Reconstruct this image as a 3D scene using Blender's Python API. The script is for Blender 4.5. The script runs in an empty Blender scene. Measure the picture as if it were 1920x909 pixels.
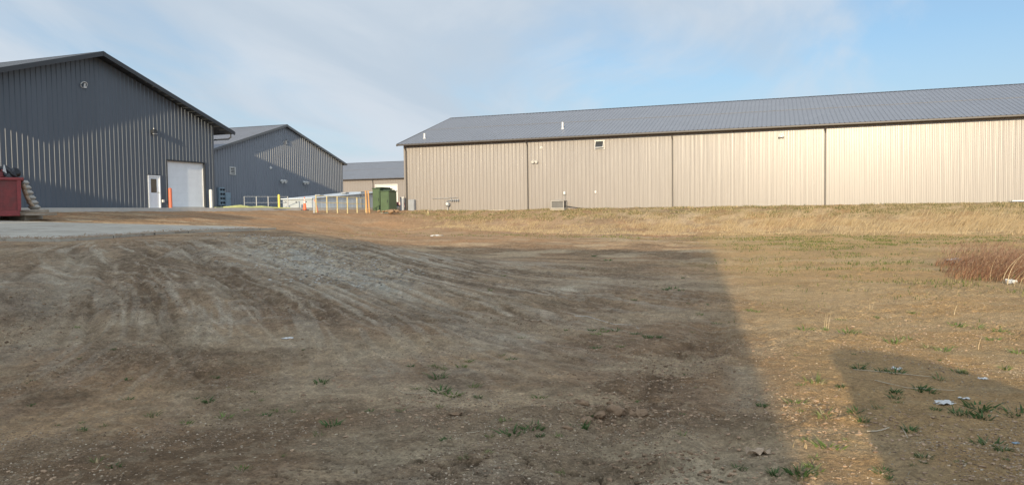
import bpy, math, random
import numpy as np
random.seed(7); RNG=np.random.default_rng(7)
SC=bpy.context.scene; COL=SC.collection
# ------------------------------------------------------------------ camera frame (world: X along the long walls, Y away, Z up, metres)
F=1394.; HA=math.radians(19.4); PT=math.atan(58.5/F); RO=.0140
f0=np.array([-math.sin(HA),math.cos(HA),0]); r0=np.array([math.cos(HA),math.sin(HA),0]); kz=np.array([0,0,1.])
fw=math.cos(PT)*f0-math.sin(PT)*kz; u0=math.sin(PT)*f0+math.cos(PT)*kz
rv=math.cos(RO)*r0-math.sin(RO)*u0; uv=math.cos(RO)*u0+math.sin(RO)*r0
CC=np.array([0,0,1.6])
def ray(x,y): return fw+rv*(x-960)/F+uv*(454.5-y)/F
def P(x,y,Z): return CC+ray(x,y)*Z
def hit(x,y,ax,v):
    d=ray(x,y); return CC+d*((v-CC[ax])/d[ax])
def W(xc,zc): return xc*r0[:2]+zc*f0[:2]
# ------------------------------------------------------------------ noise
def _h(ix,iy,s):
    n=(ix*374761393+iy*668265263+s*1274126177)&0xffffffff
    n=((n^(n>>13))*1274126177)&0xffffffff
    return ((n^(n>>16))&0xffff)/65535.
def vnoise(x,y,s=0):
    x=np.asarray(x,float);y=np.asarray(y,float)
    ix=np.floor(x).astype(np.int64);iy=np.floor(y).astype(np.int64);fx=x-ix;fy=y-iy
    fx=fx*fx*(3-2*fx);fy=fy*fy*(3-2*fy)
    a=_h(ix,iy,s);b=_h(ix+1,iy,s);c=_h(ix,iy+1,s);d=_h(ix+1,iy+1,s)
    return (a*(1-fx)+b*fx)*(1-fy)+(c*(1-fx)+d*fx)*fy
def fbm(x,y,o=4,s=0):
    t=0;a=.5;n=0
    for i in range(o):
        t=t+a*vnoise(x*2**i+17.3*i,y*2**i-9.1*i,s+i);n+=a;a*=.5
    return t/n
def sstep(a,b,x):
    t=np.clip((x-a)/(b-a),0,1); return t*t*(3-2*t)
# ------------------------------------------------------------------ terrain
def PX(x,y,Z):
    p=P(x,y,Z); return (p[0],p[1],p[2])
def CZ(xc,zc,z):
    w=W(xc,zc); return (w[0],w[1],z)
TP=[CZ(0,-15,0),CZ(-15,-15,.2),CZ(15,-15,0),CZ(-6,-3,.0),CZ(0,0,0),CZ(6,0,0),CZ(14,-2,0),CZ(1,4,0),CZ(4,6,.0),CZ(8,10,0),CZ(3,14,0),CZ(12,20,0),CZ(25,20,.05),CZ(40,15,.1),
 CZ(8,28,.0),CZ(20,34,.03),CZ(0,24,.08),CZ(0,34,.16),CZ(35,28,.1),CZ(-2,6,.02),CZ(1,9,.0),
 PX(100,498,14),PX(100,609,9),PX(100,756,6),PX(-60,500,13.4),PX(-60,620,8.6),PX(400,445,23),PX(400,476,16),PX(400,552,11),PX(400,705,7),PX(470,440,25),PX(515,439,26),PX(560,445.5,24.5),PX(560,482,16),PX(600,560,11),PX(640,700,7),
 CZ(-5.03,27,.36),CZ(-5.97,32,.24),CZ(-9.0,35,.5),CZ(-1.9,24,.12),CZ(-2.4,30,.10),CZ(-7.2,30,.62),PX(600,437.5,27),PX(650,447.5,23),PX(750,470,20),PX(850,489,19),PX(990,507,18.5),PX(900,600,10.6),
 PX(650,441,44),PX(650,425,50),PX(650,405,55),PX(650,397.5,58),PX(760,396,59.5),PX(740,410,55),PX(800,425,50),PX(900,445,39),PX(850,434,47),PX(780,445,40),
 PX(510,420,45),PX(510,405,50),PX(510,397,53),PX(430,396,50),PX(300,411,38),PX(300,399,42.5),PX(420,416,40),
 PX(0,405,34),PX(0,396,37),PX(120,397,38.5),PX(120,410,34),
 (-45,20,1.8),(-60,0,1.5),(-37,27,2.0),(-37,35,2.0),(-37,42.7,2.0),(-45,47,2.0),(-42,55,2.0),(-42,67,2.0),(-34,62,1.85),(-31,70,1.7),(-45,85,1.7),(-60,100,1.7),(-30,100,1.6),
 (0,85,1.6),(40,85,1.6),(80,60,1.7),(80,30,.4)]
for gx in (-24,-16,-8,0,8,16,24,34,50):
    t=0. if gx>-12 else .18
    TP+= [(gx,54.3,1.72),(gx,53.2,1.62),(gx,51,1.12),(gx,49,.55+t),(gx,47.3,.16+t),(gx,44.5,.08+t*1.2)]
TP=np.array(TP)
def _k(d2): return .5*d2*np.log(d2+1e-9)
_n=len(TP); _K=_k(((TP[:,None,:2]-TP[None,:,:2])**2).sum(-1))+np.eye(_n)*1.5
_A=np.zeros((_n+3,_n+3)); _A[:_n,:_n]=_K; _A[:_n,_n]=1; _A[:_n,_n+1:]=TP[:,:2]; _A[_n:,:_n]=_A[:_n,_n:].T
_w=np.linalg.solve(_A,np.concatenate([TP[:,2],[0,0,0]]))
def tps(x,y):
    s=_w[_n]+_w[_n+1]*x+_w[_n+2]*y
    for i in range(_n): s=s+_w[i]*_k((x-TP[i,0])**2+(y-TP[i,1])**2)
    return s
_gs=.3;_gx=np.arange(-80,100,_gs);_gy=np.arange(-32,118,_gs);_GG=tps(*np.meshgrid(_gx,_gy,indexing='ij'))
def tpsg(x,y):
    u=np.clip((x+80)/_gs,0,len(_gx)-1.001);v=np.clip((y+32)/_gs,0,len(_gy)-1.001);i=u.astype(int);j=v.astype(int);a=u-i;b=v-j
    return (_GG[i,j]*(1-a)+_GG[i+1,j]*a)*(1-b)+(_GG[i,j+1]*(1-a)+_GG[i+1,j+1]*a)*b
# pad plane
A_,B_,C_=P(60,452,19.5),P(510,431,29),P(0,416.5,31)
nn=np.cross(B_-A_,C_-A_); nn/=nn[2]
def padz(x,y): return A_[2]-(nn[0]*(x-A_[0])+nn[1]*(y-A_[1]))
def padhit(px,py):
    d=ray(px,py); t=np.dot(nn,A_-CC)/np.dot(nn,d); return CC+d*t
PADPX=[(-330,449),(-100,450),(0,450.5),(113,451.8),(160,449),(213,445.2),(300,438.5),(400,434),(470,431.5),(518,429.3),(430,426.5),(333,424),(167,420.7),(0,416.2),(-330,409)]
PAD=np.array([padhit(*q) for q in PADPX])
def seg_d(x,y,poly,closed=False):
    d=np.full(np.shape(x),1e9); n=len(poly)
    for i in range(n if closed else n-1):
        a=poly[i][:2];b=poly[(i+1)%n][:2];v=np.array(b)-np.array(a);L=v@v+1e-9
        t=np.clip(((x-a[0])*v[0]+(y-a[1])*v[1])/L,0,1)
        d=np.minimum(d,np.hypot(x-a[0]-t*v[0],y-a[1]-t*v[1]))
    return d
def inside(x,y,poly):
    c=np.zeros(np.shape(x),bool);n=len(poly)
    for i in range(n):
        x1,y1=poly[i][:2];x2,y2=poly[(i+1)%n][:2]
        if abs(y2-y1)<1e-12: continue
        k=((y1>y)!=(y2>y))&(x<(x2-x1)*(y-y1)/(y2-y1)+x1); c^=k
    return c
def H0(x,y):
    x=np.asarray(x,float);y=np.asarray(y,float)
    z=tpsg(x,y)
    r=np.hypot(x,y); far=sstep(90,170,r); z=z*(1-far)+far*np.where(y>0,1.6,0.)
    z=np.where(r>60,np.clip(z,-.3,2.3),z)
    near=(np.abs(x+16)<22)&(np.abs(y-18)<24)
    if np.any(near):
        xa=x[near] if x.ndim else x; ya=y[near] if y.ndim else y
        d=seg_d(xa,ya,PAD,True); ins=inside(xa,ya,PAD)
        w=np.where(ins,1.,np.exp(-(d/1.3)**2))
        zz=(z[near] if z.ndim else z)
        pz=padz(xa,ya)-np.where(ins,np.minimum(.02+d*.2,.09),.02)
        zz=zz*(1-w)+pz*w
        if z.ndim: z=z.copy(); z[near]=zz
        else: z=zz
    return z
# coarse hit on terrain for a pixel
def gp(px,py):
    d=ray(px,py);lo,hi=2.,90.
    for n in(160,24,24):
        t=np.geomspace(lo,hi,n);q=CC[None]+d[None]*t[:,None];b=q[:,2]<H0(q[:,0],q[:,1])
        if not b.any(): return q[-1]
        k=int(np.argmax(b)); hi=t[k];lo=t[max(k-1,0)]
    return CC+d*hi
# tracks (given by where they lie on the ground)
def trk(pts): return [gp(*q)[:2] for q in pts]
RUTS=[(trk([(470,452),(560,490),(680,530),(840,566),(1000,588),(1180,598)]),.22,.05),
 (trk([(600,450),(700,480),(830,510),(980,535),(1150,550)]),.16,.045),
 (trk([(540,455),(640,500),(780,540),(930,565)]),.12,.03),
 (trk([(640,446),(760,478),(900,505),(1080,522)]),.12,.03),
 (trk([(360,470),(420,520),(500,560),(600,590)]),.2,.05),
 (trk([(150,470),(135,510),(112,560),(90,600)]),.22,.04),
 (trk([(215,480),(205,520),(180,580),(150,630)]),.18,.03),
 (trk([(1345,600),(1300,660),(1220,720),(1160,780),(1130,900)]),.32,.05),
 (trk([(1420,600),(1400,680),(1360,760),(1330,900)]),.28,.03),
 (trk([(250,600),(300,625),(360,640),(460,650)]),.2,.02)]
PALE=[(trk([(140,475),(128,510),(112,560),(85,610),(60,650)]),.55,.7),(trk([(470,470),(560,500),(640,520)]),.5,.55),(trk([(700,542),(790,562)]),.28,.8),
 (trk([(280,590),(320,610),(380,632)]),.28,.8),(trk([(380,520),(425,556)]),.12,1.),(trk([(395,515),(435,550)]),.1,.8),(trk([(560,640),(700,660),(640,720)]),.5,.6),(trk([(860,650),(1000,632)]),.35,.6),
 (trk([(1045,542),(1085,540)]),.4,1.),(trk([(700,900),(1000,885),(1300,900)]),.35,.9),(trk([(1400,690),(1440,900)]),.28,.6),(trk([(1430,650),(1560,625)]),.4,.7),
 (trk([(330,600),(420,600)]),.2,.5),(trk([(520,490),(640,505)]),.45,.7),(trk([(230,640),(330,650)]),.2,.6),(trk([(620,880),(780,760),(880,700)]),.35,.45)]
_c=np.array([-16.,33.])
def flow(px,py,L,bend=0.):
    p=gp(px,py);xc=p[:2]@r0[:2];zc=p[:2]@f0[:2];v=np.array([xc,zc])-_c;v/=np.linalg.norm(v);pts=[]
    for k in range(6):
        pts.append(W(xc,zc));v=v+np.array([-v[1],v[0]])*bend;v/=np.linalg.norm(v);xc+=v[0]*L/5;zc+=v[1]*L/5
    return pts
_r=random.Random(12);FINE=[];FDRK=[]
for k in range(46):
    px=_r.uniform(120,980);lo=460 if px<600 else 455+(px-600)*.13;py=_r.uniform(lo,lo+130);FINE.append((flow(px,py,_r.uniform(.7,3.2),_r.uniform(.0,.05)),_r.uniform(.015,.05),_r.uniform(.35,1.)))
for k in range(40):
    px=_r.uniform(60,980);lo=460 if px<600 else 455+(px-600)*.13;py=_r.uniform(lo,lo+140);FDRK.append((flow(px,py,_r.uniform(.8,4.),_r.uniform(.0,.05)),_r.uniform(.02,.07),_r.uniform(.35,.9)))
for b0 in((388,512,2.6),(402,520,2.4),(366,530,1.5),(452,505,4.),(468,512,3.6),(560,480,5.5),(580,492,5.),(640,480,6.),(690,497,5.5),(740,520,4.)): FINE.append((flow(b0[0],b0[1],b0[2],.03),.032,.9))
DARK=[(trk([(340,460),(400,500),(480,548),(570,590)]),.4,.8),(trk([(480,545),(560,565)]),.5,.9),(trk([(250,500),(300,540),(260,570)]),.8,.5),(trk([(0,490),(100,480)]),.6,.5),(trk([(20,560),(60,600),(0,640)]),.6,.6),
 (trk([(1330,640),(1240,700),(1160,770)]),.45,.9),(trk([(1160,830),(1220,880)]),.3,1.),(trk([(1080,500),(1340,560)]),.9,.35),(trk([(640,585),(820,600),(1100,600)]),.35,.5),(trk([(1000,465),(1330,480)]),1.2,.4)]
def softlines(x,y,lines,jit):
    m=np.zeros_like(x)
    for pts,w,a in lines:
        pa=np.array(pts);k=(x>pa[:,0].min()-5*w)&(x<pa[:,0].max()+5*w)&(y>pa[:,1].min()-5*w)&(y<pa[:,1].max()+5*w)
        if not k.any(): continue
        d=seg_d(x[k],y[k],pts); mk=a*np.exp(-((d*(.5+1.1*jit[k]))/w)**2); m[k]=np.maximum(m[k],mk)
    return m
SD=np.array([.55,-.835]); SDW=SD[0]*r0[:2]+SD[1]*f0[:2]; SQW=np.array([-SDW[1],SDW[0]])
MC=np.array(W(-5,16))
def fields(x,y):
    r=np.hypot(x,y); xc=x*r0[0]+y*r0[1]; zc=x*f0[0]+y*f0[1]
    wx=(fbm(x*.12,y*.12,2,71)-.5)*5;dx_=xc+16.+wx;dz_=zc-33.
    a=np.hypot(dx_,dz_); q=np.arctan2(dx_,-dz_)*26
    mound=np.exp(-(((xc+4.5)/7.5)**2+((zc-15.5)/8)**2)**1.5)
    jit=fbm(x*1.3,y*1.3,3,5)
    streak=fbm(a*.30,q*1.5+3*(jit-.5),5,11)
    strk2=fbm(a*.5,q*8,3,12)
    return r,xc,zc,a,q,mound,jit,streak,strk2
def H(x,y,detail=True):
    z=H0(x,y)
    if not detail: return z
    r,xc,zc,a,q,mound,jit,streak,strk2=fields(x,y)
    ins=inside(x,y,PAD); off=np.where(ins,0.,1.); kk=(np.abs(x+16)<22)&(np.abs(y-18)<24)
    if kk.any(): off[kk]*=sstep(0,1.6,seg_d(x[kk],y[kk],PAD,True))
    fade=1-sstep(55,90,r)
    z=z+off*fade*(.10*(fbm(x*.35,y*.35,3,1)-.5)+.05*(fbm(x*1.7,y*1.7,4,2)-.5))
    cl=fbm(x*9,y*9,3,3); rough=.35+.65*sstep(.45,.7,fbm(x*.5,y*.5,3,4))
    z=z+off*fade*(np.maximum(cl-.52,0)*.12*rough)+off*(1-sstep(14,24,r))*np.maximum(vnoise(x*27,y*27,15)-.45,0)*.022*rough
    z=z+off*mound*(.09*(streak-.5)+.035*(strk2-.5))
    rt=softlines(x,y,[(p,w,h/.05) for p,w,h in RUTS],jit*.3+.2)
    z=z-off*.08*rt*(.6+.8*fbm(x*4,y*4,2,8))
    cw=np.exp(-(seg_d(x,y,CRK)/.55)**2);rg_=np.abs(fbm(xc*2.6,zc*7.5,3,81)-.5);z=z-off*cw*.03*sstep(.03,.0,rg_)+off*cw*.045*fbm(xc*2,zc*6,2,83)
    z=z-off*.05*softlines(x,y,FDRK,jit*.25+.3)
    dk=softlines(x,y,DARK,jit)
    z=z+off*dk*.17*np.maximum(fbm(x*6,y*6,3,9)-.42,0)
    return z
CRK=trk([(640,905),(900,890),(1120,885),(1320,900)])
# ------------------------------------------------------------------ scene helpers
def tag(o,label=None,cat=None,group=None,kind=None):
    if label: o['label']=label
    if cat: o['category']=cat
    if group: o['group']=group
    if kind: o['kind']=kind
    return o
def empty(name,loc=(0,0,0),rz=0,label=None,cat=None,group=None):
    o=bpy.data.objects.new(name,None); COL.objects.link(o); o.location=loc; o.rotation_euler=(0,0,rz); o.empty_display_size=.2
    return tag(o,label,cat,group)
class MB:
    def __init__(s): s.v=[];s.f=[];s.sm=[]
    def poly(s,pts,smooth=False):
        n=len(s.v); s.v+= [tuple(map(float,p)) for p in pts]; s.f.append(tuple(range(n,n+len(pts)))); s.sm.append(smooth); return s
    def add(s,vs,fs,smooth=False):
        n=len(s.v); s.v+=[tuple(map(float,p)) for p in vs]; s.f+=[tuple(i+n for i in f) for f in fs]; s.sm+=[smooth]*len(fs); return s
    def box(s,c,d,rz=0,bev=0,tilt=None):
        cx,cy,cz=c;hx,hy,hz=d[0]/2,d[1]/2,d[2]/2; ca,sa=math.cos(rz),math.sin(rz)
        vs=[]
        if bev<=0:
            for z in(-hz,hz):
                for x,y in((-hx,-hy),(hx,-hy),(hx,hy),(-hx,hy)): vs.append((x,y,z))
            fs=[(0,3,2,1),(4,5,6,7),(0,1,5,4),(1,2,6,5),(2,3,7,6),(3,0,4,7)]
        else:
            b=min(bev,hx*.9,hy*.9,hz*.9)
            rings=[(-hz,b),(-hz+b,0),(hz-b,0),(hz,b)]
            for z,i in rings:
                X,Y=hx-i,hy-i; c2=b if i==0 else b*.4
                for x,y in((-X+c2,-Y),(X-c2,-Y),(X,-Y+c2),(X,Y-c2),(X-c2,Y),(-X+c2,Y),(-X,Y-c2),(-X,-Y+c2)): vs.append((x,y,z))
            fs=[tuple(range(7,-1,-1)),tuple(range(24,32))]
            for k in range(3):
                for i in range(8): fs.append((k*8+i,k*8+(i+1)%8,k*8+8+(i+1)%8,k*8+8+i))
        if tilt is not None:
            R=tilt; vs=[tuple(R@np.array(v)) for v in vs]
        s.add([(cx+x*ca-y*sa,cy+x*sa+y*ca,cz+z) for x,y,z in vs],fs); return s
    def cyl(s,a,b,r,r2=None,n=12,cap=True,smooth=True):
        a=np.array(a,float);b=np.array(b,float);r2=r if r2 is None else r2
        d=b-a;d/=np.linalg.norm(d)+1e-12;t=np.array([1,0,0]) if abs(d[0])<.8 else np.array([0,1,0])
        e=np.cross(d,t);e/=np.linalg.norm(e);g=np.cross(d,e)
        vs=[a+r*(e*math.cos(2*math.pi*i/n)+g*math.sin(2*math.pi*i/n)) for i in range(n)]+[b+r2*(e*math.cos(2*math.pi*i/n)+g*math.sin(2*math.pi*i/n)) for i in range(n)]
        s.add(vs,[(i,i+n,(i+1)%n+n,(i+1)%n) for i in range(n)],smooth)
        if cap: s.add(vs,[tuple(range(n)),tuple(range(2*n-1,n-1,-1))])
        return s
    def tube(s,pts,r,n=8):
        pts=[np.array(p,float) for p in pts]; rr=r if hasattr(r,'__len__') else [r]*len(pts)
        vs=[];up=np.array([0,0,1.])
        for i,p in enumerate(pts):
            d=pts[min(i+1,len(pts)-1)]-pts[max(i-1,0)];d/=np.linalg.norm(d)+1e-12
            e=np.cross(d,up)
            if np.linalg.norm(e)<.1: e=np.cross(d,[0,1,0])
            e/=np.linalg.norm(e);g=np.cross(e,d)
            vs+= [p+rr[i]*(e*math.cos(2*math.pi*k/n)+g*math.sin(2*math.pi*k/n)) for k in range(n)]
        fs=[(j*n+k,j*n+(k+1)%n,(j+1)*n+(k+1)%n,(j+1)*n+k) for j in range(len(pts)-1) for k in range(n)]
        s.add(vs,fs,True); s.add(vs,[tuple(range(n-1,-1,-1)),tuple(range(len(vs)-n,len(vs)))]); return s
    def build(s,name,mat,parent=None):
        me=bpy.data.meshes.new(name); me.from_pydata(s.v,[],s.f); me.materials.append(mat)
        me.polygons.foreach_set('use_smooth',s.sm); me.update()
        o=bpy.data.objects.new(name,me); COL.objects.link(o)
        if parent is not None:
            o.parent=parent
            if parent.matrix_parent_inverse and False: pass
        return o
def world_part(mb,name,mat,parent):
    """mesh given in world coordinates, put under a parent: shift the vertices to the parent's frame"""
    L=np.array(root_loc(parent)); mb.v=[(v[0]-L[0],v[1]-L[1],v[2]-L[2]) for v in mb.v]
    return mb.build(name,mat,parent)
def root_loc(o):
    L=np.zeros(3)
    while o is not None: L+=np.array(o.location); o=o.parent
    return L
# ------------------------------------------------------------------ materials
def newmat(name):
    m=bpy.data.materials.new(name); m.use_nodes=True; nt=m.node_tree; b=nt.nodes['Principled BSDF']; return m,nt,b
def srgb(r,g,b):
    f=lambda c:(c/255/12.92 if c/255<.04045 else ((c/255+.055)/1.055)**2.4)
    return (f(r),f(g),f(b),1)
def mat(name,col,rough=.6,metal=0,var=.12,scale=3.,bump=0,bscale=20.,spec=.5,dirt=None):
    m,nt,b=newmat(name); N=nt.nodes;L=nt.links
    tc=N.new('ShaderNodeTexCoord'); nz=N.new('ShaderNodeTexNoise'); nz.inputs['Scale'].default_value=scale; nz.inputs['Detail'].default_value=6; nz.inputs['Roughness'].default_value=.65
    L.new(tc.outputs['Object'],nz.inputs['Vector'])
    mr=N.new('ShaderNodeMapRange'); mr.inputs['From Min'].default_value=.3; mr.inputs['From Max'].default_value=.7; mr.inputs['To Min'].default_value=1-var; mr.inputs['To Max'].default_value=1+var
    L.new(nz.outputs['Fac'],mr.inputs['Value'])
    mx=N.new('ShaderNodeVectorMath'); mx.operation='SCALE'; mx.inputs[0].default_value=col[:3]; L.new(mr.outputs[0],mx.inputs['Scale'])
    out=mx.outputs[0]
    if dirt:
        n2=N.new('ShaderNodeTexNoise'); n2.inputs['Scale'].default_value=scale*.7; n2.inputs['Detail'].default_value=8; L.new(tc.outputs['Object'],n2.inputs['Vector'])
        r2=N.new('ShaderNodeMapRange'); r2.inputs['From Min'].default_value=.5; r2.inputs['From Max'].default_value=.72; r2.inputs['To Max'].default_value=dirt[1]; L.new(n2.outputs['Fac'],r2.inputs['Value'])
        mm=N.new('ShaderNodeMix'); mm.data_type='RGBA'; L.new(r2.outputs[0],mm.inputs['Factor']); L.new(out,mm.inputs['A']); mm.inputs['B'].default_value=(*dirt[0][:3],1); out=mm.outputs['Result']
    L.new(out,b.inputs['Base Color']); b.inputs['Roughness'].default_value=rough; b.inputs['Metallic'].default_value=metal; b.inputs['Specular IOR Level'].default_value=spec
    if bump:
        n3=N.new('ShaderNodeTexNoise'); n3.inputs['Scale'].default_value=bscale; n3.inputs['Detail'].default_value=5; L.new(tc.outputs['Object'],n3.inputs['Vector'])
        bp=N.new('ShaderNodeBump'); bp.inputs['Strength'].default_value=bump; bp.inputs['Distance'].default_value=.02; L.new(n3.outputs['Fac'],bp.inputs['Height']); L.new(bp.outputs[0],b.inputs['Normal'])
    return m
def panelmat(name,col,rough,var=.05,wave=.4,stretch=.35,metal=0,coat=0):
    """painted steel sheet: slight panel-to-panel tone, oil-canning bump, faint streaks of dirt"""
    m,nt,b=newmat(name); N=nt.nodes;L=nt.links
    tc=N.new('ShaderNodeTexCoord'); mp=N.new('ShaderNodeMapping'); mp.inputs['Scale'].default_value=(4.2,4.2,stretch); L.new(tc.outputs['Object'],mp.inputs['Vector'])
    nz=N.new('ShaderNodeTexNoise'); nz.inputs['Scale'].default_value=1.6; nz.inputs['Detail'].default_value=5; L.new(mp.outputs[0],nz.inputs['Vector'])
    mp2=N.new('ShaderNodeMapping'); mp2.inputs['Scale'].default_value=(1.09,1.09,.02); L.new(tc.outputs['Object'],mp2.inputs['Vector'])
    wn=N.new('ShaderNodeTexVoronoi'); wn.inputs['Scale'].default_value=1; L.new(mp2.outputs[0],wn.inputs['Vector'])
    mr=N.new('ShaderNodeMapRange'); mr.inputs['To Min'].default_value=1-var; mr.inputs['To Max'].default_value=1+var; L.new(nz.outputs['Fac'],mr.inputs['Value'])
    sep=N.new('ShaderNodeSeparateColor'); L.new(wn.outputs['Color'],sep.inputs[0])
    mr2=N.new('ShaderNodeMapRange'); mr2.inputs['To Min'].default_value=1-var*.6; mr2.inputs['To Max'].default_value=1+var*.6; L.new(sep.outputs[0],mr2.inputs['Value'])
    mu=N.new('ShaderNodeMath'); mu.operation='MULTIPLY'; L.new(mr.outputs[0],mu.inputs[0]); L.new(mr2.outputs[0],mu.inputs[1])
    mx=N.new('ShaderNodeVectorMath'); mx.operation='SCALE'; mx.inputs[0].default_value=col[:3]; L.new(mu.outputs[0],mx.inputs['Scale'])
    L.new(mx.outputs[0],b.inputs['Base Color']); b.inputs['Roughness'].default_value=rough; b.inputs['Metallic'].default_value=metal
    if coat: b.inputs['Coat Weight'].default_value=coat; b.inputs['Coat Roughness'].default_value=.22
    bp=N.new('ShaderNodeBump'); bp.inputs['Strength'].default_value=wave; bp.inputs['Distance'].default_value=.03; L.new(nz.outputs['Fac'],bp.inputs['Height']); L.new(bp.outputs[0],b.inputs['Normal'])
    if coat: L.new(bp.outputs[0],b.inputs['Coat Normal'])
    return m
M={}
M['char']=panelmat('charcoal_steel',(.082,.098,.120),.42,.08,.15)
M['slate']=panelmat('slate_steel',(.185,.200,.225),.42,.06,.15)
M['tan']=panelmat('tan_steel',(.220,.196,.176),.36,.03,.32,.07,0,.55)
M['roof_grey']=panelmat('grey_roof_steel',(.170,.178,.20),.38,.06,.2,1.)
M['roof_char']=panelmat('charcoal_roof_steel',(.12,.13,.145),.4,.06,.2,1.)
M['trim_dark']=mat('dark_trim',(.028,.032,.038),.45)
M['trim_grey']=mat('grey_trim',(.10,.105,.11),.45)
M['trim_brown']=mat('bronze_trim',(.055,.047,.042),.5)
M['white']=mat('white_paint',(.66,.69,.72),.45,var=.04)
M['whiteb']=mat('white_metal',(.58,.57,.54),.4,var=.05)
M['glass']=mat('dark_glass',(.03,.032,.035),.08,var=.02)
M['skyglass']=mat('window_sash_glass',(.12,.13,.14),.12,var=.02,metal=.55)
M['concrete']=mat('concrete',(.38,.34,.275),.85,var=.14,scale=1.1,bump=.3,bscale=30,dirt=((.20,.165,.125),.55))
M['concrete2']=mat('apron_concrete',(.46,.44,.40),.85,var=.1,scale=2,bump=.2)
M['red']=mat('red_paint',(.17,.020,.018),.45,var=.35,scale=4,dirt=((.10,.03,.025),.8))
M['redframe']=mat('red_rib_paint',(.22,.026,.026),.45,var=.25,scale=6)
M['bag']=mat('black_plastic',(.012,.012,.014),.3,var=.2,bump=.8,bscale=12)
M['ribgrey']=mat('grey_ribbed_plastic',(.36,.34,.30),.55,var=.15)
M['tanplank']=mat('pale_wood',(.42,.31,.21),.7,var=.25,scale=7)
M['wood']=mat('weathered_wood',(.30,.25,.19),.8,var=.25,scale=5)
M['orangepost']=mat('orange_board',(.36,.19,.06),.6,var=.2,scale=6)
M['bollred']=mat('orange_red_sleeve',(.50,.13,.065),.45,var=.1)
M['yellow']=mat('yellow_paint',(.62,.52,.10),.5,var=.15)
M['paleyellow']=mat('faded_yellow_paint',(.48,.40,.20),.5,var=.15)
M['galv']=mat('galvanised_steel',(.34,.35,.355),.4,metal=.5,var=.12,scale=8)
M['teal']=mat('meter_grey_paint',(.20,.27,.32),.45,var=.15,scale=8)
M['shed']=panelmat('shed_steel',(.56,.60,.63),.5,.12,.3)
M['shedwhite']=mat('pale_sheet',(.34,.37,.39),.6,var=.08,scale=1.5)
M['green']=mat('green_cabinet_paint',(.060,.098,.048),.45,var=.15,scale=2)
M['greend']=mat('dark_green_lid',(.04,.066,.036),.45,var=.15)
M['cone']=mat('traffic_orange',(.75,.13,.045),.5,var=.1)
M['cab']=mat('cabinet_grey',(.25,.265,.285),.5,var=.1)
M['acm']=mat('condenser_grey',(.20,.20,.195),.5,var=.15)
M['acd']=mat('condenser_grille',(.055,.052,.048),.5,var=.2)
M['rubber']=mat('black_rubber',(.02,.02,.02),.7)
M['truckred']=mat('red_car_paint',(.16,.010,.018),.25,var=.05)
M['truckwhite']=mat('white_car_paint',(.7,.7,.7),.25,var=.05)
M['suv']=mat('dark_car_paint',(.05,.055,.06),.25,var=.05)
M['lampred']=mat('tail_lamp_red',(.4,.02,.02),.2)
M['chrome']=mat('bright_metal',(.6,.6,.6),.15,metal=1,var=.03)
M['paper']=mat('white_paper',(.52,.51,.48),.7,var=.08)
M['stick']=mat('dry_stem',(.46,.38,.27),.8,var=.2,scale=20)
M['clay']=mat('pale_clod',(.24,.155,.09),.9,var=.2,scale=8,bump=.8,bscale=25)
M['lime']=mat('yellow_green_sleeve',(.33,.35,.15),.7,var=.2,scale=4)
M['straw']=None
def attrmat(name,rough=.8,noise=.25,scale=40.,trans=0,bump=0):
    m,nt,b=newmat(name);N=nt.nodes;L=nt.links
    at=N.new('ShaderNodeAttribute'); at.attribute_name='Col'
    tc=N.new('ShaderNodeTexCoord');nz=N.new('ShaderNodeTexNoise');nz.inputs['Scale'].default_value=scale;nz.inputs['Detail'].default_value=4;L.new(tc.outputs['Object'],nz.inputs['Vector'])
    mr=N.new('ShaderNodeMapRange');mr.inputs['From Min'].default_value=.3;mr.inputs['From Max'].default_value=.7;mr.inputs['To Min'].default_value=1-noise;mr.inputs['To Max'].default_value=1+noise;L.new(nz.outputs['Fac'],mr.inputs['Value'])
    mx=N.new('ShaderNodeVectorMath');mx.operation='SCALE';L.new(at.outputs['Color'],mx.inputs[0]);L.new(mr.outputs[0],mx.inputs['Scale']);L.new(mx.outputs[0],b.inputs['Base Color'])
    b.inputs['Roughness'].default_value=rough; b.inputs['Specular IOR Level'].default_value=.2
    if trans:
        tr=N.new('ShaderNodeBsdfTranslucent');L.new(mx.outputs[0],tr.inputs['Color']);ms=N.new('ShaderNodeMixShader');ms.inputs[0].default_value=trans
        L.new(b.outputs[0],ms.inputs[1]);L.new(tr.outputs[0],ms.inputs[2]);L.new(ms.outputs[0],N['Material Output'].inputs['Surface'])
    return m
M['blade']=attrmat('grass_blade',.7,.2,30,.35)
M['stone']=attrmat('small_stones',.9,.3,60)
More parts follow.
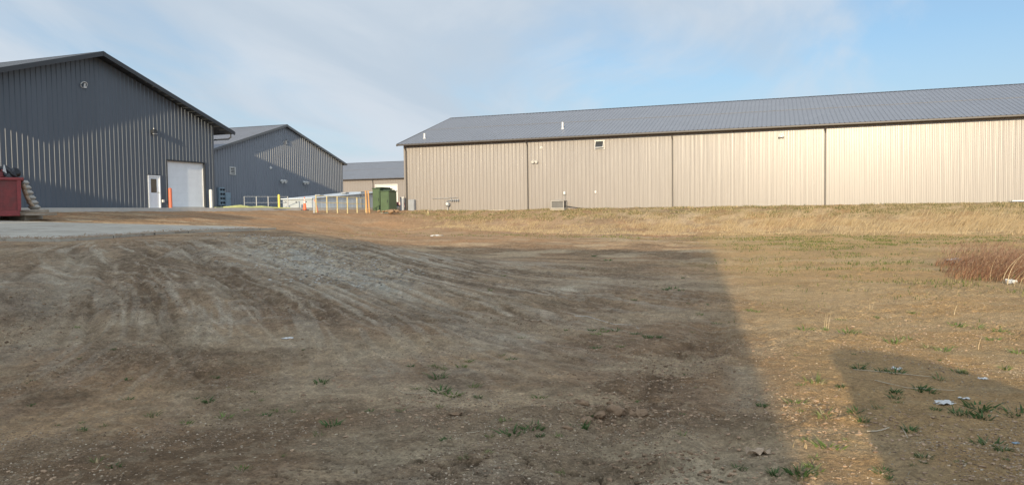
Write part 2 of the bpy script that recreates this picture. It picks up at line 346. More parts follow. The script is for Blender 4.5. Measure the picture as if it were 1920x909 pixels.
# ground material: base colour attribute + fine soil grain, small pale stones, straw flecks
def groundmat():
    m,nt,b=newmat('soil');N=nt.nodes;L=nt.links
    at=N.new('ShaderNodeAttribute');at.attribute_name='Col';tc=N.new('ShaderNodeTexCoord')
    def noise(s,d=6,r=.6):
        n=N.new('ShaderNodeTexNoise');n.inputs['Scale'].default_value=s;n.inputs['Detail'].default_value=d;n.inputs['Roughness'].default_value=r;L.new(tc.outputs['Object'],n.inputs['Vector']);return n
    def rng(o,a,b_,c,d):
        r=N.new('ShaderNodeMapRange');r.inputs['From Min'].default_value=a;r.inputs['From Max'].default_value=b_;r.inputs['To Min'].default_value=c;r.inputs['To Max'].default_value=d;L.new(o,r.inputs['Value']);return r.outputs[0]
    n1=noise(4,10,.72);n2=noise(38,7,.75)
    a=rng(n1.outputs['Fac'],.3,.7,.80,1.20);c=rng(n2.outputs['Fac'],.3,.7,.68,1.32)
    mu=N.new('ShaderNodeMath');mu.operation='MULTIPLY';L.new(a,mu.inputs[0]);L.new(c,mu.inputs[1])
    sc=N.new('ShaderNodeVectorMath');sc.operation='SCALE';L.new(at.outputs['Color'],sc.inputs[0]);L.new(mu.outputs[0],sc.inputs['Scale'])
    vo=N.new('ShaderNodeTexVoronoi');vo.inputs['Scale'].default_value=16;vo.inputs['Randomness'].default_value=1;L.new(tc.outputs['Object'],vo.inputs['Vector'])
    st=rng(vo.outputs['Distance'],.10,.16,1,0)
    se=N.new('ShaderNodeSeparateColor');L.new(vo.outputs['Color'],se.inputs[0]);pick=rng(se.outputs[0],.84,.87,0,.8)
    m2=N.new('ShaderNodeMath');m2.operation='MULTIPLY';L.new(st,m2.inputs[0]);L.new(pick,m2.inputs[1])
    mm=N.new('ShaderNodeMix');mm.data_type='RGBA';L.new(m2.outputs[0],mm.inputs['Factor']);L.new(sc.outputs[0],mm.inputs['A']);mm.inputs['B'].default_value=(.47,.40,.31,1)
    vd=N.new('ShaderNodeTexVoronoi');vd.inputs['Scale'].default_value=24;L.new(tc.outputs['Object'],vd.inputs['Vector']);sd_=N.new('ShaderNodeSeparateColor');L.new(vd.outputs['Color'],sd_.inputs[0])
    nm=noise(1.1,5,.6);msk=rng(nm.outputs['Fac'],.44,.60,0,1)
    d0=N.new('ShaderNodeMath');d0.operation='MULTIPLY';L.new(rng(vd.outputs['Distance'],.12,.20,1,0),d0.inputs[0]);L.new(rng(sd_.outputs[1],.62,.66,0,.7),d0.inputs[1])
    dd=N.new('ShaderNodeMath');dd.operation='MULTIPLY';L.new(d0.outputs[0],dd.inputs[0]);L.new(msk,dd.inputs[1])
    ve=N.new('ShaderNodeTexVoronoi');ve.inputs['Scale'].default_value=55;L.new(tc.outputs['Object'],ve.inputs['Vector']);se_=N.new('ShaderNodeSeparateColor');L.new(ve.outputs['Color'],se_.inputs[0])
    md=N.new('ShaderNodeMix');md.data_type='RGBA';L.new(dd.outputs[0],md.inputs['Factor']);L.new(mm.outputs['Result'],md.inputs['A']);md.inputs['B'].default_value=(.085,.062,.045,1)
    gs=N.new('ShaderNodeVectorMath');gs.operation='SCALE';L.new(md.outputs['Result'],gs.inputs[0]);L.new(rng(se_.outputs[0],0,1,.84,1.16),gs.inputs['Scale'])
    L.new(gs.outputs[0],b.inputs['Base Color']);b.inputs['Roughness'].default_value=.92;b.inputs['Specular IOR Level'].default_value=.15
    # bump
    v2=N.new('ShaderNodeTexVoronoi');v2.inputs['Scale'].default_value=26;L.new(tc.outputs['Object'],v2.inputs['Vector'])
    s1=N.new('ShaderNodeMath');s1.operation='MULTIPLY_ADD';L.new(n2.outputs['Fac'],s1.inputs[0]);s1.inputs[1].default_value=.9;L.new(n1.outputs['Fac'],s1.inputs[2])
    s2=N.new('ShaderNodeMath');s2.operation='MULTIPLY_ADD';L.new(v2.outputs['Distance'],s2.inputs[0]);s2.inputs[1].default_value=-.5;L.new(s1.outputs[0],s2.inputs[2])
    bp=N.new('ShaderNodeBump');bp.inputs['Strength'].default_value=1.;bp.inputs['Distance'].default_value=.06;L.new(s2.outputs[0],bp.inputs['Height']);L.new(bp.outputs[0],b.inputs['Normal'])
    return m
M['soil']=groundmat()
# ------------------------------------------------------------------ ground sheet
def npmesh(name,V,Fq,mat,cols=None,smooth=True,tris=False):
    me=bpy.data.meshes.new(name); k=3 if tris else 4; nf=len(Fq)
    me.vertices.add(len(V)); me.vertices.foreach_set('co',np.asarray(V,np.float32).ravel())
    me.loops.add(nf*k); me.loops.foreach_set('vertex_index',np.asarray(Fq,np.int32).ravel())
    me.polygons.add(nf); me.polygons.foreach_set('loop_start',np.arange(0,nf*k,k,dtype=np.int32)); 
    me.polygons.foreach_set('use_smooth',np.full(nf,smooth))
    me.update(calc_edges=True)
    if cols is not None:
        ca=me.color_attributes.new('Col','FLOAT_COLOR','POINT'); c4=np.ones((len(V),4),np.float32); c4[:,:3]=cols; ca.data.foreach_set('color',c4.ravel())
    me.materials.append(mat); me.validate()
    o=bpy.data.objects.new(name,me); COL.objects.link(o); return o
def ground_cols(x,y):
    r,xc,zc,a,q,mound,jit,streak,strk2=fields(x,y)
    def mix(c,col,w): w=np.clip(w,0,1)[:,None]; return c*(1-w)+np.array(col)*w
    big=fbm(x*.25,y*.25,4,20); med=fbm(x*1.1,y*1.1,5,21); fine=fbm(x*5,y*5,4,22)
    c=np.tile(np.array([.205,.160,.118]),(len(x),1))
    c=mix(c,[.150,.118,.090],sstep(.42,.62,med)*.75)
    c=mix(c,[.275,.230,.175],sstep(.52,.68,fbm(x*.8+40,y*.8,5,23))*.7)
    # sunlight painted as a golden soil tint on the right; browner dirt far left
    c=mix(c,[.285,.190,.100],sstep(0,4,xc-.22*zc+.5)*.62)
    c=mix(c,[.27,.185,.115],sstep(30,40,y)*.8*sstep(-8,-16,x))
    # mound: greyer dusty soil with drag streaks
    c=mix(c,[.172,.160,.145],mound*.75)
    c=mix(c,[.245,.262,.272],mound*sstep(.53,.64,streak*.8+.2*jit)*.85)
    c=mix(c,[.085,.076,.068],mound*sstep(.48,.37,streak*.8+.2*jit)*.8)
    c=mix(c,[.27,.29,.30],mound*sstep(.56,.66,strk2)*.85);c=mix(c,[.08,.07,.06],mound*sstep(.44,.32,strk2)*.5)
    # gravel tongue below the pad's corner
    g1=np.exp(-(seg_d(x,y,GRAV)/1.1)**2); spk=vnoise(x*18,y*18,31)*vnoise(x*11,y*11,32)
    c=mix(c,[.29,.30,.28],g1*sstep(.22,.45,spk)*.9); c=mix(c,[.10,.085,.07],g1*sstep(.2,.1,spk)*.6)
    g2=np.exp(-(seg_d(x,y,GREY)/.75)**2); c=mix(c,[.24,.285,.33],g2*sstep(.40,.60,fbm(a*.9,q*3,4,33))*.95); c=mix(c,[.09,.085,.08],g2*sstep(.45,.3,fbm(x*6,y*6,3,34))*.6)
    pl=softlines(x,y,PALE,jit); c=mix(c,[.27,.285,.285],pl*(.35+1.5*np.maximum(fine-.3,0)))
    dk=softlines(x,y,DARK,jit); c=mix(c,[.075,.058,.045],dk*(.4+1.1*np.maximum(fine-.25,0)))
    # green / straw cover patches
    gr=sstep(.50,.66,fbm(x*.55+9,y*.55,4,24))*sstep(11,20,zc)*sstep(.2,4,xc-.22*zc+1.5)
    c=mix(c,[.12,.135,.055],gr*(.2+.5*fine))
    gr2=np.exp(-((y-40.5)/4.5)**2)*sstep(.42,.62,fbm(x*.8,y*1.6,4,25)); c=mix(c,[.16,.165,.06],gr2*.3*sstep(60,40,r))
    bank=sstep(44.5,47,y)*sstep(-27,-22,x)*sstep(60,54,y); c=mix(c,[.165,.165,.135],bank*.85)
    top=sstep(50.0,51.2,y)*sstep(-27.5,-25,x)*sstep(60,54,y); c=mix(c,[.115,.125,.075],top*(.3+.7*(fine-.2)))
    rd=sstep(.5,.65,fbm(x*.3+77,y*.3,3,26))*sstep(30,38,zc); c=mix(c,[.24,.13,.07],rd*.35)
    ln_=softlines(x,y,FINE,jit*.25+.3); c=mix(c,[.30,.31,.31],ln_*(.5+.8*np.maximum(fine-.2,0)))
    ld_=softlines(x,y,FDRK,jit*.25+.3); c=mix(c,[.085,.07,.056],ld_*.75)
    cr=sstep(.50,.62,fbm(xc*.55+31,zc*.8,5,95))*(1-mound);c=mix(c,[.265,.25,.215],cr*.75)
    dr=sstep(.50,.60,fbm(xc*.7+3,zc*.9+11,5,96))*(1-mound*.6);c=mix(c,[.10,.085,.068],dr*.55)
    cw=np.clip(np.exp(-(seg_d(x,y,CRK)/.62)**2)*1.1,0,1)+.12;rg_=np.abs(fbm(xc*2.6,zc*7.5,3,81)-.5);rg2=np.abs(fbm(xc*5,zc*9,2,82)-.5)
    c=mix(c,[.30,.30,.27],np.clip(cw-.12,0,1)*.85*sstep(.35,.55,jit));c=mix(c,[.055,.045,.035],np.clip(cw,0,1)*np.maximum(sstep(.018,.006,rg_),.7*sstep(.02,.008,rg2))*.8)
    grit=fbm(x*14,y*14,3,61);c=c*(.87+.26*sstep(.3,.7,grit))[:,None];c=mix(c,[.26,.25,.22],sstep(.60,.68,vnoise(x*23,y*23,62)*.5+.5*vnoise(x*9,y*9,63))*.35)
    sun_tint=sstep(-.3,1.2,xc-.24*zc-.3)*sstep(-60,0,x)*(1-mound)  # sunlight painted into the soil colour, right of the building's shadow edge
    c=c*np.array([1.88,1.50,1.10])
    c=mix(c,[.47,.315,.148],sun_tint*.78*(.75+.5*(fine-.4))*(1-.5*bank))
    c=mix(c,[.36,.225,.13],sstep(27,38,y)*sstep(-4,-16,x)*.6)
    return np.clip(c,.02,.8)
GRAV=trk([(450,440),(560,455),(700,500),(640,520),(520,455)])
CRK=trk([(640,905),(900,890),(1120,885),(1320,900)])
GREY=trk([(500,462),(560,488),(640,512),(690,530)])
def make_ground():
    ang_f=np.linspace(-41,41,980); ang_c=np.concatenate([np.linspace(41,319,60)[1:-1]])
    ang=np.radians(np.concatenate([ang_f,ang_c]))
    rad=np.concatenate([[.25,.8,1.5],np.geomspace(2.3,70,820),np.geomspace(72,5000,46)])
    na,nr=len(ang),len(rad)
    A,R=np.meshgrid(ang,rad,indexing='ij')
    xc=R*np.sin(A);zc=R*np.cos(A)
    x=(xc*r0[0]+zc*f0[0]).ravel();y=(xc*r0[1]+zc*f0[1]).ravel()
    z=H(x,y)
    i=np.arange(na)[:,None];j=np.arange(nr-1)[None,:]; i2=(i+1)%na
    F4=np.stack([i*nr+j,i*nr+j+1,i2*nr+j+1,i2*nr+j],-1).reshape(-1,4)
    V=np.stack([x,y,z],1); V=np.vstack([V,[0,0,float(H(np.array([0.]),np.array([0.]))[0])]])
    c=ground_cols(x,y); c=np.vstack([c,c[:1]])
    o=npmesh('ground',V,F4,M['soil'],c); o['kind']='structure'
    # close the centre
    return o
make_ground()
def gz(x,y): return float(H(np.array([float(x)]),np.array([float(y)]))[0])
def gpz(px,py):
    p=gp(px,py); return np.array([p[0],p[1],gz(p[0],p[1])])
# ------------------------------------------------------------------ pad and aprons
def slab(name,poly,zf,th,m):
    n=len(poly);mb=MB()
    top=[(p[0],p[1],zf(p[0],p[1])) for p in poly];bot=[(p[0],p[1],zf(p[0],p[1])-th) for p in poly]
    area=sum(poly[i][0]*poly[(i+1)%n][1]-poly[(i+1)%n][0]*poly[i][1] for i in range(n))
    if area<0: top=top[::-1];bot=bot[::-1]
    mb.poly(top)
    for i in range(n): mb.poly([top[i],bot[i],bot[(i+1)%n],top[(i+1)%n]])
    o=mb.build(name,m); o['kind']='structure'; return o
def padmat():
    m=M['concrete'].copy();m.name='pad_concrete';nt=m.node_tree;N=nt.nodes;L=nt.links;b=N['Principled BSDF'];src=b.inputs['Base Color'].links[0].from_socket
    tc=N.new('ShaderNodeTexCoord');mp=N.new('ShaderNodeMapping');mp.inputs['Rotation'].default_value=(0,0,.12);L.new(tc.outputs['Object'],mp.inputs['Vector'])
    br=N.new('ShaderNodeTexBrick');br.offset=0;br.inputs['Scale'].default_value=1;br.inputs['Brick Width'].default_value=4.2;br.inputs['Row Height'].default_value=3.6;br.inputs['Mortar Size'].default_value=.022;L.new(mp.outputs[0],br.inputs['Vector'])
    mx=N.new('ShaderNodeMix');mx.data_type='RGBA';L.new(br.outputs['Fac'],mx.inputs['Factor']);L.new(src,mx.inputs['A']);mx.inputs['B'].default_value=(.13,.11,.09,1)
    nz=N.new('ShaderNodeTexNoise');nz.inputs['Scale'].default_value=2.6;nz.inputs['Detail'].default_value=12;nz.inputs['Roughness'].default_value=.75;L.new(tc.outputs['Object'],nz.inputs['Vector'])
    mr=N.new('ShaderNodeMapRange');mr.inputs['From Min'].default_value=.56;mr.inputs['From Max'].default_value=.62;mr.inputs['To Max'].default_value=.75;L.new(nz.outputs['Fac'],mr.inputs['Value'])
    m2=N.new('ShaderNodeMix');m2.data_type='RGBA';L.new(mr.outputs[0],m2.inputs['Factor']);L.new(mx.outputs['Result'],m2.inputs['A']);m2.inputs['B'].default_value=(.20,.155,.11,1);L.new(m2.outputs['Result'],b.inputs['Base Color']);return m
M['pad']=padmat()
slab('concrete_pad',PAD,lambda x,y:padz(x,y)+.055,.2,M['pad'])
slab('concrete_apron',[(-37.4,24),(-34.6,24),(-34.6,47.2),(-33.6,58.5),(-34,66),(-42.4,66),(-42.4,48.2),(-37.4,42.9)],lambda x,y:2.10,.3,M['concrete2'])
sl=[P(-60,404,34),P(47,405,32.3),P(80,402,33.2),P(60,397,34.9),P(-60,397,37)]
slab('dumpster_slab',[(p[0],p[1]) for p in sl],lambda x,y:1.70,.2,M['concrete'])
# ------------------------------------------------------------------ ribbed sheet
def ribbed(O,a,b,n,L,t0f,t1f,openings=(),pitch=.3048,h=.028,wb=.032,wt=.012,minor=.004,phase=.15):
    """sheet of raised ribs; O origin, a along, b up, n out; openings (s0,s1,t0,t1)"""
    O=np.array(O,float);a=np.array(a,float);b=np.array(b,float);n=np.array(n,float)
    prof=[(0.,0.)];c=phase
    while c<L-.04:
        prof+=[(c-wb,0),(c-wt,h),(c+wt,h),(c+wb,0)]
        if minor>0 and c+pitch<L-.04:
            for k in(1/3,2/3):
                m=c+pitch*k; prof+=[(m-.016,0),(m,minor),(m+.016,0)]
        c+=pitch
    prof.append((L,0.))
    def off(s):
        for i in range(len(prof)-1):
            if prof[i][0]<=s<=prof[i+1][0]:
                d=prof[i+1][0]-prof[i][0]; return prof[i][1] if d<1e-9 else prof[i][1]+(prof[i+1][1]-prof[i][1])*(s-prof[i][0])/d
        return 0.
    ext=[]
    for o in openings: ext+=[(o[0],off(o[0])),(o[1],off(o[1]))]
    if t1f(L/2)>t1f(0)+.1: ext.append((L/2,off(L/2)))
    prof=sorted(prof+ext)
    mb=MB()
    flip=np.dot(np.cross(a,b),n)<0
    for (s0,o0),(s1,o1) in zip(prof[:-1],prof[1:]):
        if s1-s0<1e-6: continue
        m=(s0+s1)/2; spans=[('f',t0f,'f',t1f)]
        iv=[(lambda s,f=t0f:f(s),lambda s,f=t1f:f(s))]
        for q in openings:
            if q[0]<m<q[1]:
                new=[]
                for lo,hi in iv:
                    if q[2]>lo(m)+.01: new.append((lo,(lambda s,v=q[2]:v)))
                    if q[3]<hi(m)-.01: new.append(((lambda s,v=q[3]:v),hi))
                iv=new
        for lo,hi in iv:
            pts=[O+a*s0+b*lo(s0)+n*o0,O+a*s1+b*lo(s1)+n*o1,O+a*s1+b*hi(s1)+n*o1,O+a*s0+b*hi(s0)+n*o0]
            if flip: pts=pts[::-1]
            mb.poly(pts)
    return mb
X_=np.array([1.,0,0]);Y_=np.array([0,1.,0]);Z_=np.array([0,0,1.])
def building(label,x0,x1,y0,y1,zb,zpk,slope,oe,orr,wallm,roofm,trimm,south=(),east=(),ventsplit=None,name='metal_building',cat='building',fas=.2,minor=.004,lap=None,rib=.028):
    """ridge along X; south wall y0 faces the camera side, east gable at x1"""
    yr=(y0+y1)/2; hw=(y1-y0)/2
    root=empty(name,((x0+x1)/2,yr,zb),0,label,cat)
    zr=lambda y: zpk-slope*abs(y-yr)         # roof top surface
    ztopw=zr(y0)-.14
    one=lambda s:0.
    hS=ztopw-zb
    world_part(ribbed((x0,y0,zb),X_,Z_,-Y_,x1-x0,one,lambda s:hS,[(s0-x0,s1-x0,t0-zb,t1-zb) for s0,s1,t0,t1 in south],minor=minor,h=rib),'south_wall' if False else 'wall',wallm,root)
    world_part(ribbed((x1,y1,zb),-X_,Z_,Y_,x1-x0,one,lambda s:hS,minor=0),'wall',wallm,root)
    gt=lambda s: zr(y0+s)-.14-zb
    world_part(ribbed((x1,y0,zb),Y_,Z_,X_,y1-y0,one,gt,[(s0-y0,s1-y0,t0-zb,t1-zb) for s0,s1,t0,t1 in east],minor=minor*0,h=rib),'gable_wall',wallm,root)
    world_part(ribbed((x0,y1,zb),-Y_,Z_,-X_,y1-y0,one,lambda s: zr(y1-s)-.14-zb,minor=0),'gable_wall',wallm,root)
    # roof: two ribbed slopes, in one or two laps
    ln=math.hypot(1,slope); Lx=x1-x0+2*orr
    for sg in(-1,1):
        b=np.array([0,-sg*1.,slope])/ln; n=np.array([0,sg*slope,1.])/ln
        Ls=(hw+oe)*ln; ye=yr+sg*(hw+oe)
        O=np.array([x0-orr,ye,zr(ye)])
        mb=ribbed(O,X_,b,n,Lx,one,lambda s:(Ls if not lap else Ls*lap),h=.032,minor=0)
        if lap:
            m2=ribbed(O+n*.012,X_,b,n,Lx,lambda s:Ls*lap-.12,lambda s:Ls,h=.032,minor=0); mb.add(m2.v,m2.f)
            # overlap lip
            p0=O+b*(Ls*lap-.12)+n*.036; mb.poly([p0,p0+X_*Lx,p0+X_*Lx-n*.03,p0-n*.03])
        world_part(mb,'roof',roofm,root)
        # soffit under overhangs
        sf=MB(); o2=O-n*.10
        sf.poly([o2,o2+b*Ls,o2+b*Ls+X_*Lx,o2+X_*Lx])
        k=0.
        while k<Ls:                                        # purlin lines seen below the rake
            for xx,w in((x1,orr),(x0-orr,orr)):
                q=O-n*.13+b*k+X_*(xx-(x0-orr)); sf.add([q,q+X_*w,q+X_*w+b*.05,q+b*.05,q+n*.04,q+X_*w+n*.04,q+X_*w+b*.05+n*.04,q+b*.05+n*.04],[(0,3,2,1),(4,5,6,7),(0,1,5,4),(2,3,7,6),(1,2,6,5),(3,0,4,7)])
            k+=.61
        world_part(sf,'soffit',trimm,root)
        # rake trim at both ends, eave fascia and gutter
        for xx in(x0-orr,x1+orr):
            rk=MB()
            sx=-1 if xx<x0 else 1
            q=np.array([xx,ye,zr(ye)]);
            A0=q+n*.03;A1=q+b*Ls+n*.03
            for (u,v) in(((sx*.012),0),):
                rk.add([A0-X_*sx*.10,A1-X_*sx*.10,A1+X_*sx*.015,A0+X_*sx*.015,A0+X_*sx*.015-Z_*fas,A1+X_*sx*.015-Z_*fas,A0-X_*sx*.03-Z_*fas,A1-X_*sx*.03-Z_*fas],
                       [(0,1,2,3),(3,2,5,4),(4,5,7,6),(0,3,4,6)])
            world_part(rk,'rake_trim',trimm,root)
        gu=MB(); yg=ye+sg*.055; zg=zr(ye)-.075
        gu.box(((x0+x1)/2,yg,zg),(Lx,.11,.13),0,.02)
        world_part(gu,'gutter',trimm,root)
    rc=MB(); w=.18
    for sg in(-1,1):
        rc.poly([(x0-orr-.02,yr,zpk+.045),(x1+orr+.02,yr,zpk+.045),(x1+orr+.02,yr+sg*w,zpk+.03-slope*w+.012),(x0-orr-.02,yr+sg*w,zpk+.03-slope*w+.012)][::sg])
    rc.poly([(x1+orr+.021,yr-w,zpk-slope*w+.0),(x1+orr+.021,yr+w,zpk-slope*w),(x1+orr+.021,yr,zpk+.045)])
    world_part(rc,'ridge_cap',trimm,root)
    # corner trim and base trim
    for cx in(x0,x1):
        for cy in(y0,y1):
            ct=MB()
            sx=1 if cx==x1 else -1; sy=1 if cy==y1 else -1
            zt=zr(cy)-.16
            ct.box((cx+sx*.018,cy-sy*.04,(zb+zt)/2),(.036,.12,zt-zb)); ct.box((cx-sx*.06,cy+sy*.018,(zb+zt)/2),(.12,.036,zt-zb))
            world_part(ct,'corner_trim',M.get('ct_'+wallm.name,wallm),root)
    fd=MB(); fd.box(((x0+x1)/2,yr,zb-.35),(x1-x0-.04,y1-y0-.04,.9)); world_part(fd,'foundation',M['concrete2'],root)
    return root,zr
def downspout(root,x,y,ztop,zb,m,sy=-1):
    mb=MB(); mb.box((x,y+sy*.09,(ztop-.45+zb)/2),(.085,.07,ztop-.45-zb),0,.01)
    a=np.array([x,y+sy*.40,ztop-.03]);b=np.array([x,y+sy*.09,ztop-.47]); mb.tube([a,a-[0,0,.1],b+[0,0,.06],b-[0,0,.03]],.045,6)
    return world_part(mb,'downspout',m,root)
def wbox(root,name,m,c,d,rz=0,bev=.0):
    mb=MB(); mb.box(c,d,rz,bev); return world_part(mb,name,m,root)
# ---- long tan building (eave wall Y=54.3)
YB=54.3
wn=(-12.46,-11.80,6.10,6.70)
tan_b,zrB=building('long tan metal building with grey ribbed roof, four downspouts and dry grass bank below',-28.3,62,YB,YB+20.3,1.72,10.40,.307,.6,.35,M['tan'],M['roof_grey'],M['trim_brown'],south=[wn],lap=.52,rib=.010)
for x in(-28.08,-17.75,-6.83,3.27,14.9,25,35.5): downspout(tan_b,x,YB,6.98,1.74,M['trim_brown'])
def awning_window(root,x0,x1,z0,z1,y):
    fr=MB();cx,cz=(x0+x1)/2,(z0+z1)/2;w,h=x1-x0,z1-z0
    for dx,dz,sx,sz in((0,h/2,w+.12,.07),(0,-h/2,w+.12,.07),(-w/2,0,.07,h-.07),(w/2,0,.07,h-.07)): fr.box((cx+dx,y-.03,cz+dz),(sx,.10,sz))
    f=world_part(fr,'window',M['whiteb'],root)
    back=MB();back.box((cx,y+.12,cz),(w,.02,h));world_part(back,'pane',M['glass'],f)
    sa=MB();a=-math.radians(30);R=np.array([[1,0,0],[0,math.cos(a),-math.sin(a)],[0,math.sin(a),math.cos(a)]])
    sa.box((cx,y-.22,cz+.02),(w-.04,.03,h-.06),0,0,R);world_part(sa,'sash',M['skyglass'],f)
    s2=MB()
    for k in(-1,1): s2.box((cx+k*(w/2-.03),y-.225,cz+.02),(.035,.04,h-.04),0,0,R)
    c=R@np.array([0,0,-(h/2-.03)]); s2.box((cx,y-.22+c[1],cz+.02+c[2]),(w,.04,.05),0,0,R)
    world_part(s2,'sash_frame',M['whiteb'],f)
awning_window(tan_b,*wn,YB)
def dome_lamp(root,c,r,n,m=M['whiteb'],name='wall_lamp'):
    n=np.array(n,float);c=np.array(c,float);mb=MB();mb.cyl(c,c+n*.06,r,r,16);mb.cyl(c+n*.06,c+n*.13,r*.85,r*.5,16);mb.cyl(c+n*.13,c+n*.17,r*.45,r*.3,12)
    return world_part(mb,name,m,root)
p=hit(1015,277.5,1,YB);dome_lamp(tan_b,p,.11,-Y_)
p=hit(1465,256,1,YB);dome_lamp(tan_b,(p[0],YB,p[2]),.19,-Y_,name='round_vent')
mb=MB();mb.poly([p+[-.2,-.02,.0],p+[.2,-.02,0],p+[.17,-.3,-.1],p+[-.17,-.3,-.1]]);mb.poly([p+[-.2,-.02,.0],p+[-.17,-.3,-.1],p+[.17,-.3,-.1],p+[.2,-.02,0]]);world_part(mb,'vent_hood',M['whiteb'],tan_b)
def twin_lamp(root,c,n,t,s=1.,m=None):
    c=np.array(c,float);n=np.array(n,float);t=np.array(t,float);mb=MB();m=m or M['whiteb']
    mb.cyl(c,c+n*.05,.06*s,.06*s,12)
    for k in(-1,1):
        a=c+n*.05;b=a+t*k*.13*s+n*.10*s; mb.cyl(a,b,.018*s,.018*s,6); mb.cyl(b-n*.03*s+Z_*.03*s,b+n*.12*s-Z_*.05*s,.055*s,.10*s,12)
    return world_part(mb,'twin_floodlight',m,root)
p=hit(1004,303,1,YB);twin_lamp(tan_b,p,-Y_,X_,1.1)
def cap_box(root,px,py,w,h,m,name):
    p=hit(px,py,1,YB);return wbox(root,name,m,(p[0],YB-.06,p[2]),(w,.10,h),0,.015)
b_=cap_box(tan_b,1117,360,.13,.17,M['whiteb'],'outlet_cover')
for px,py in((796,253),(1055,234.5)):
    # vent pipes through the south slope
    d=ray(px,py+7);b=np.array([0,.307,-1.]);t=(10.40-.307*(YB+10.15)-CC[2]+.307*CC[1])/(d[2]-.307*d[1])
    q=CC+d*t; mb=MB();hh=.42 if px<900 else .50
    mb.cyl(q-[0,0,.1],q+[0,0,hh],.075,.075,12);mb.cyl(q-[0,0,.06],q+[0,0,.05],.13,.10,12)
    world_part(mb,'vent_pipe',M['whiteb'],tan_b)
# ---- near charcoal building (gable X=-37.3)
XG=-37.3;y0,y1=23.55,42.75
md=(36.80,37.78,2.10,4.20);od=(38.42,41.78,2.10,5.20)
g1,zr1=building('near charcoal gabled metal building with white overhead door and white entry door',-92,XG,y0,y1,2.10,11.12,.325,1.35,.75,M['char'],M['roof_char'],M['trim_dark'],east=[md,od],fas=.26)
def overhead_door(root,X,o,n=6):
    ya,yb,za,zb=o;fr=MB()
    fr.box((X-.02,ya-.03,(za+zb)/2),(.14,.06,zb-za));fr.box((X-.02,yb+.03,(za+zb)/2),(.14,.06,zb-za));fr.box((X-.02,(ya+yb)/2,zb+.04),(.16,yb-ya+.14,.08))
    world_part(fr,'door_frame',M['trim_dark'],root)
    d=MB();h=(zb-za)/n
    for k in range(n): d.box((X-.16,(ya+yb)/2,za+h*(k+.5)),(.05,yb-ya,h-.003))
    D=world_part(d,'overhead_door',M['white'],root)
    s=MB();s.box((X-.10,ya+.025,(za+zb)/2),(.05,.05,zb-za));s.box((X-.10,yb-.025,(za+zb)/2),(.05,.05,zb-za));s.box((X-.10,(ya+yb)/2,zb-.025),(.05,yb-ya-.1,.05));world_part(s,'weather_strip',M['whiteb'],D)
overhead_door(g1,XG,od)
def entry_door(root,X,o):
    ya,yb,za,zb=o;fr=MB()
    for yy in(ya+.035,yb-.035): fr.box((X+.0,yy,(za+zb)/2),(.12,.07,zb-za))
    fr.box((X,(ya+yb)/2,zb-.035),(.12,yb-ya-.14,.07)); f=MB();f.box((X+.02,(ya+yb)/2,zb+.03),(.10,yb-ya+.06,.05))
    world_part(f,'drip_cap',M['trim_dark'],root)
    world_part(fr,'door_frame',M['white'],root)
    cy=(ya+yb)/2;w=yb-ya-.14;D=MB();gz0,gz1=za+1.0,za+1.88;gw=.48
    D.box((X-.03,cy,(za+gz0)/2+.01),(.05,w,gz0-za-.02));D.box((X-.03,cy,(gz1+zb-.07)/2),(.05,w,zb-.07-gz1))
    for k in(-1,1): D.box((X-.03,cy+k*(gw/2+w/2)/2,(gz0+gz1)/2),(.05,w/2-gw/2,gz1-gz0))
    dd=world_part(D,'entry_door',M['white'],root)
    wbox(dd,'door_glass',M['glassb'],(X-.03,cy,(gz0+gz1)/2),(.02,gw,gz1-gz0))
    h=MB();h.tube([(X-.005,cy+w/2-.08,za+1.02),(X+.06,cy+w/2-.08,za+1.02),(X+.06,cy+w/2-.22,za+1.02)],.014,8);h.cyl((X-.01,cy+w/2-.08,za+1.02),(X+.012,cy+w/2-.08,za+1.02),.035,.035,12);world_part(h,'handle',M['chrome'],dd)
M['glassb']=mat('bronze_glass',(.10,.085,.065),.15,var=.1)
entry_door(g1,XG,md)
# wall pack lamp, small box by the door, gutter elbow
p=hit(286,247,0,XG);r_=wbox(g1,'wall_pack_lamp',M['trim_dark'],(XG+.13,p[1],p[2]),(.24,.36,.26),0,.04);wbox(r_,'lamp_lens',M['cab'],(XG+.20,p[1],p[2]-.15),(.14,.28,.05))
mb=MB();mb.cyl((XG+.1,p[1],p[2]+.12),(XG+.1,p[1],p[2]+.22),.03,.03,8);world_part(mb,'photo_sensor',M['whiteb'],r_)
p=hit(304,377,0,XG);r_=wbox(g1,'outlet_box',M['whiteb'],(XG+.08,p[1],p[2]),(.12,.16,.18),0,.02)
mb=MB();zt=zr1(y1+1.3)-.2
mb.tube([(XG+.45,y1+1.30,zt+.05),(XG+.45,y1+1.30,zt-.18),(XG+.35,y1+1.15,zt-.33),(XG-.1,y1+.25,zt-.45),(XG-.12,y1+.09,zt-.55),(XG-.12,y1+.09,2.1)],.055,8);world_part(mb,'downspout',M['trim_dark'],g1)
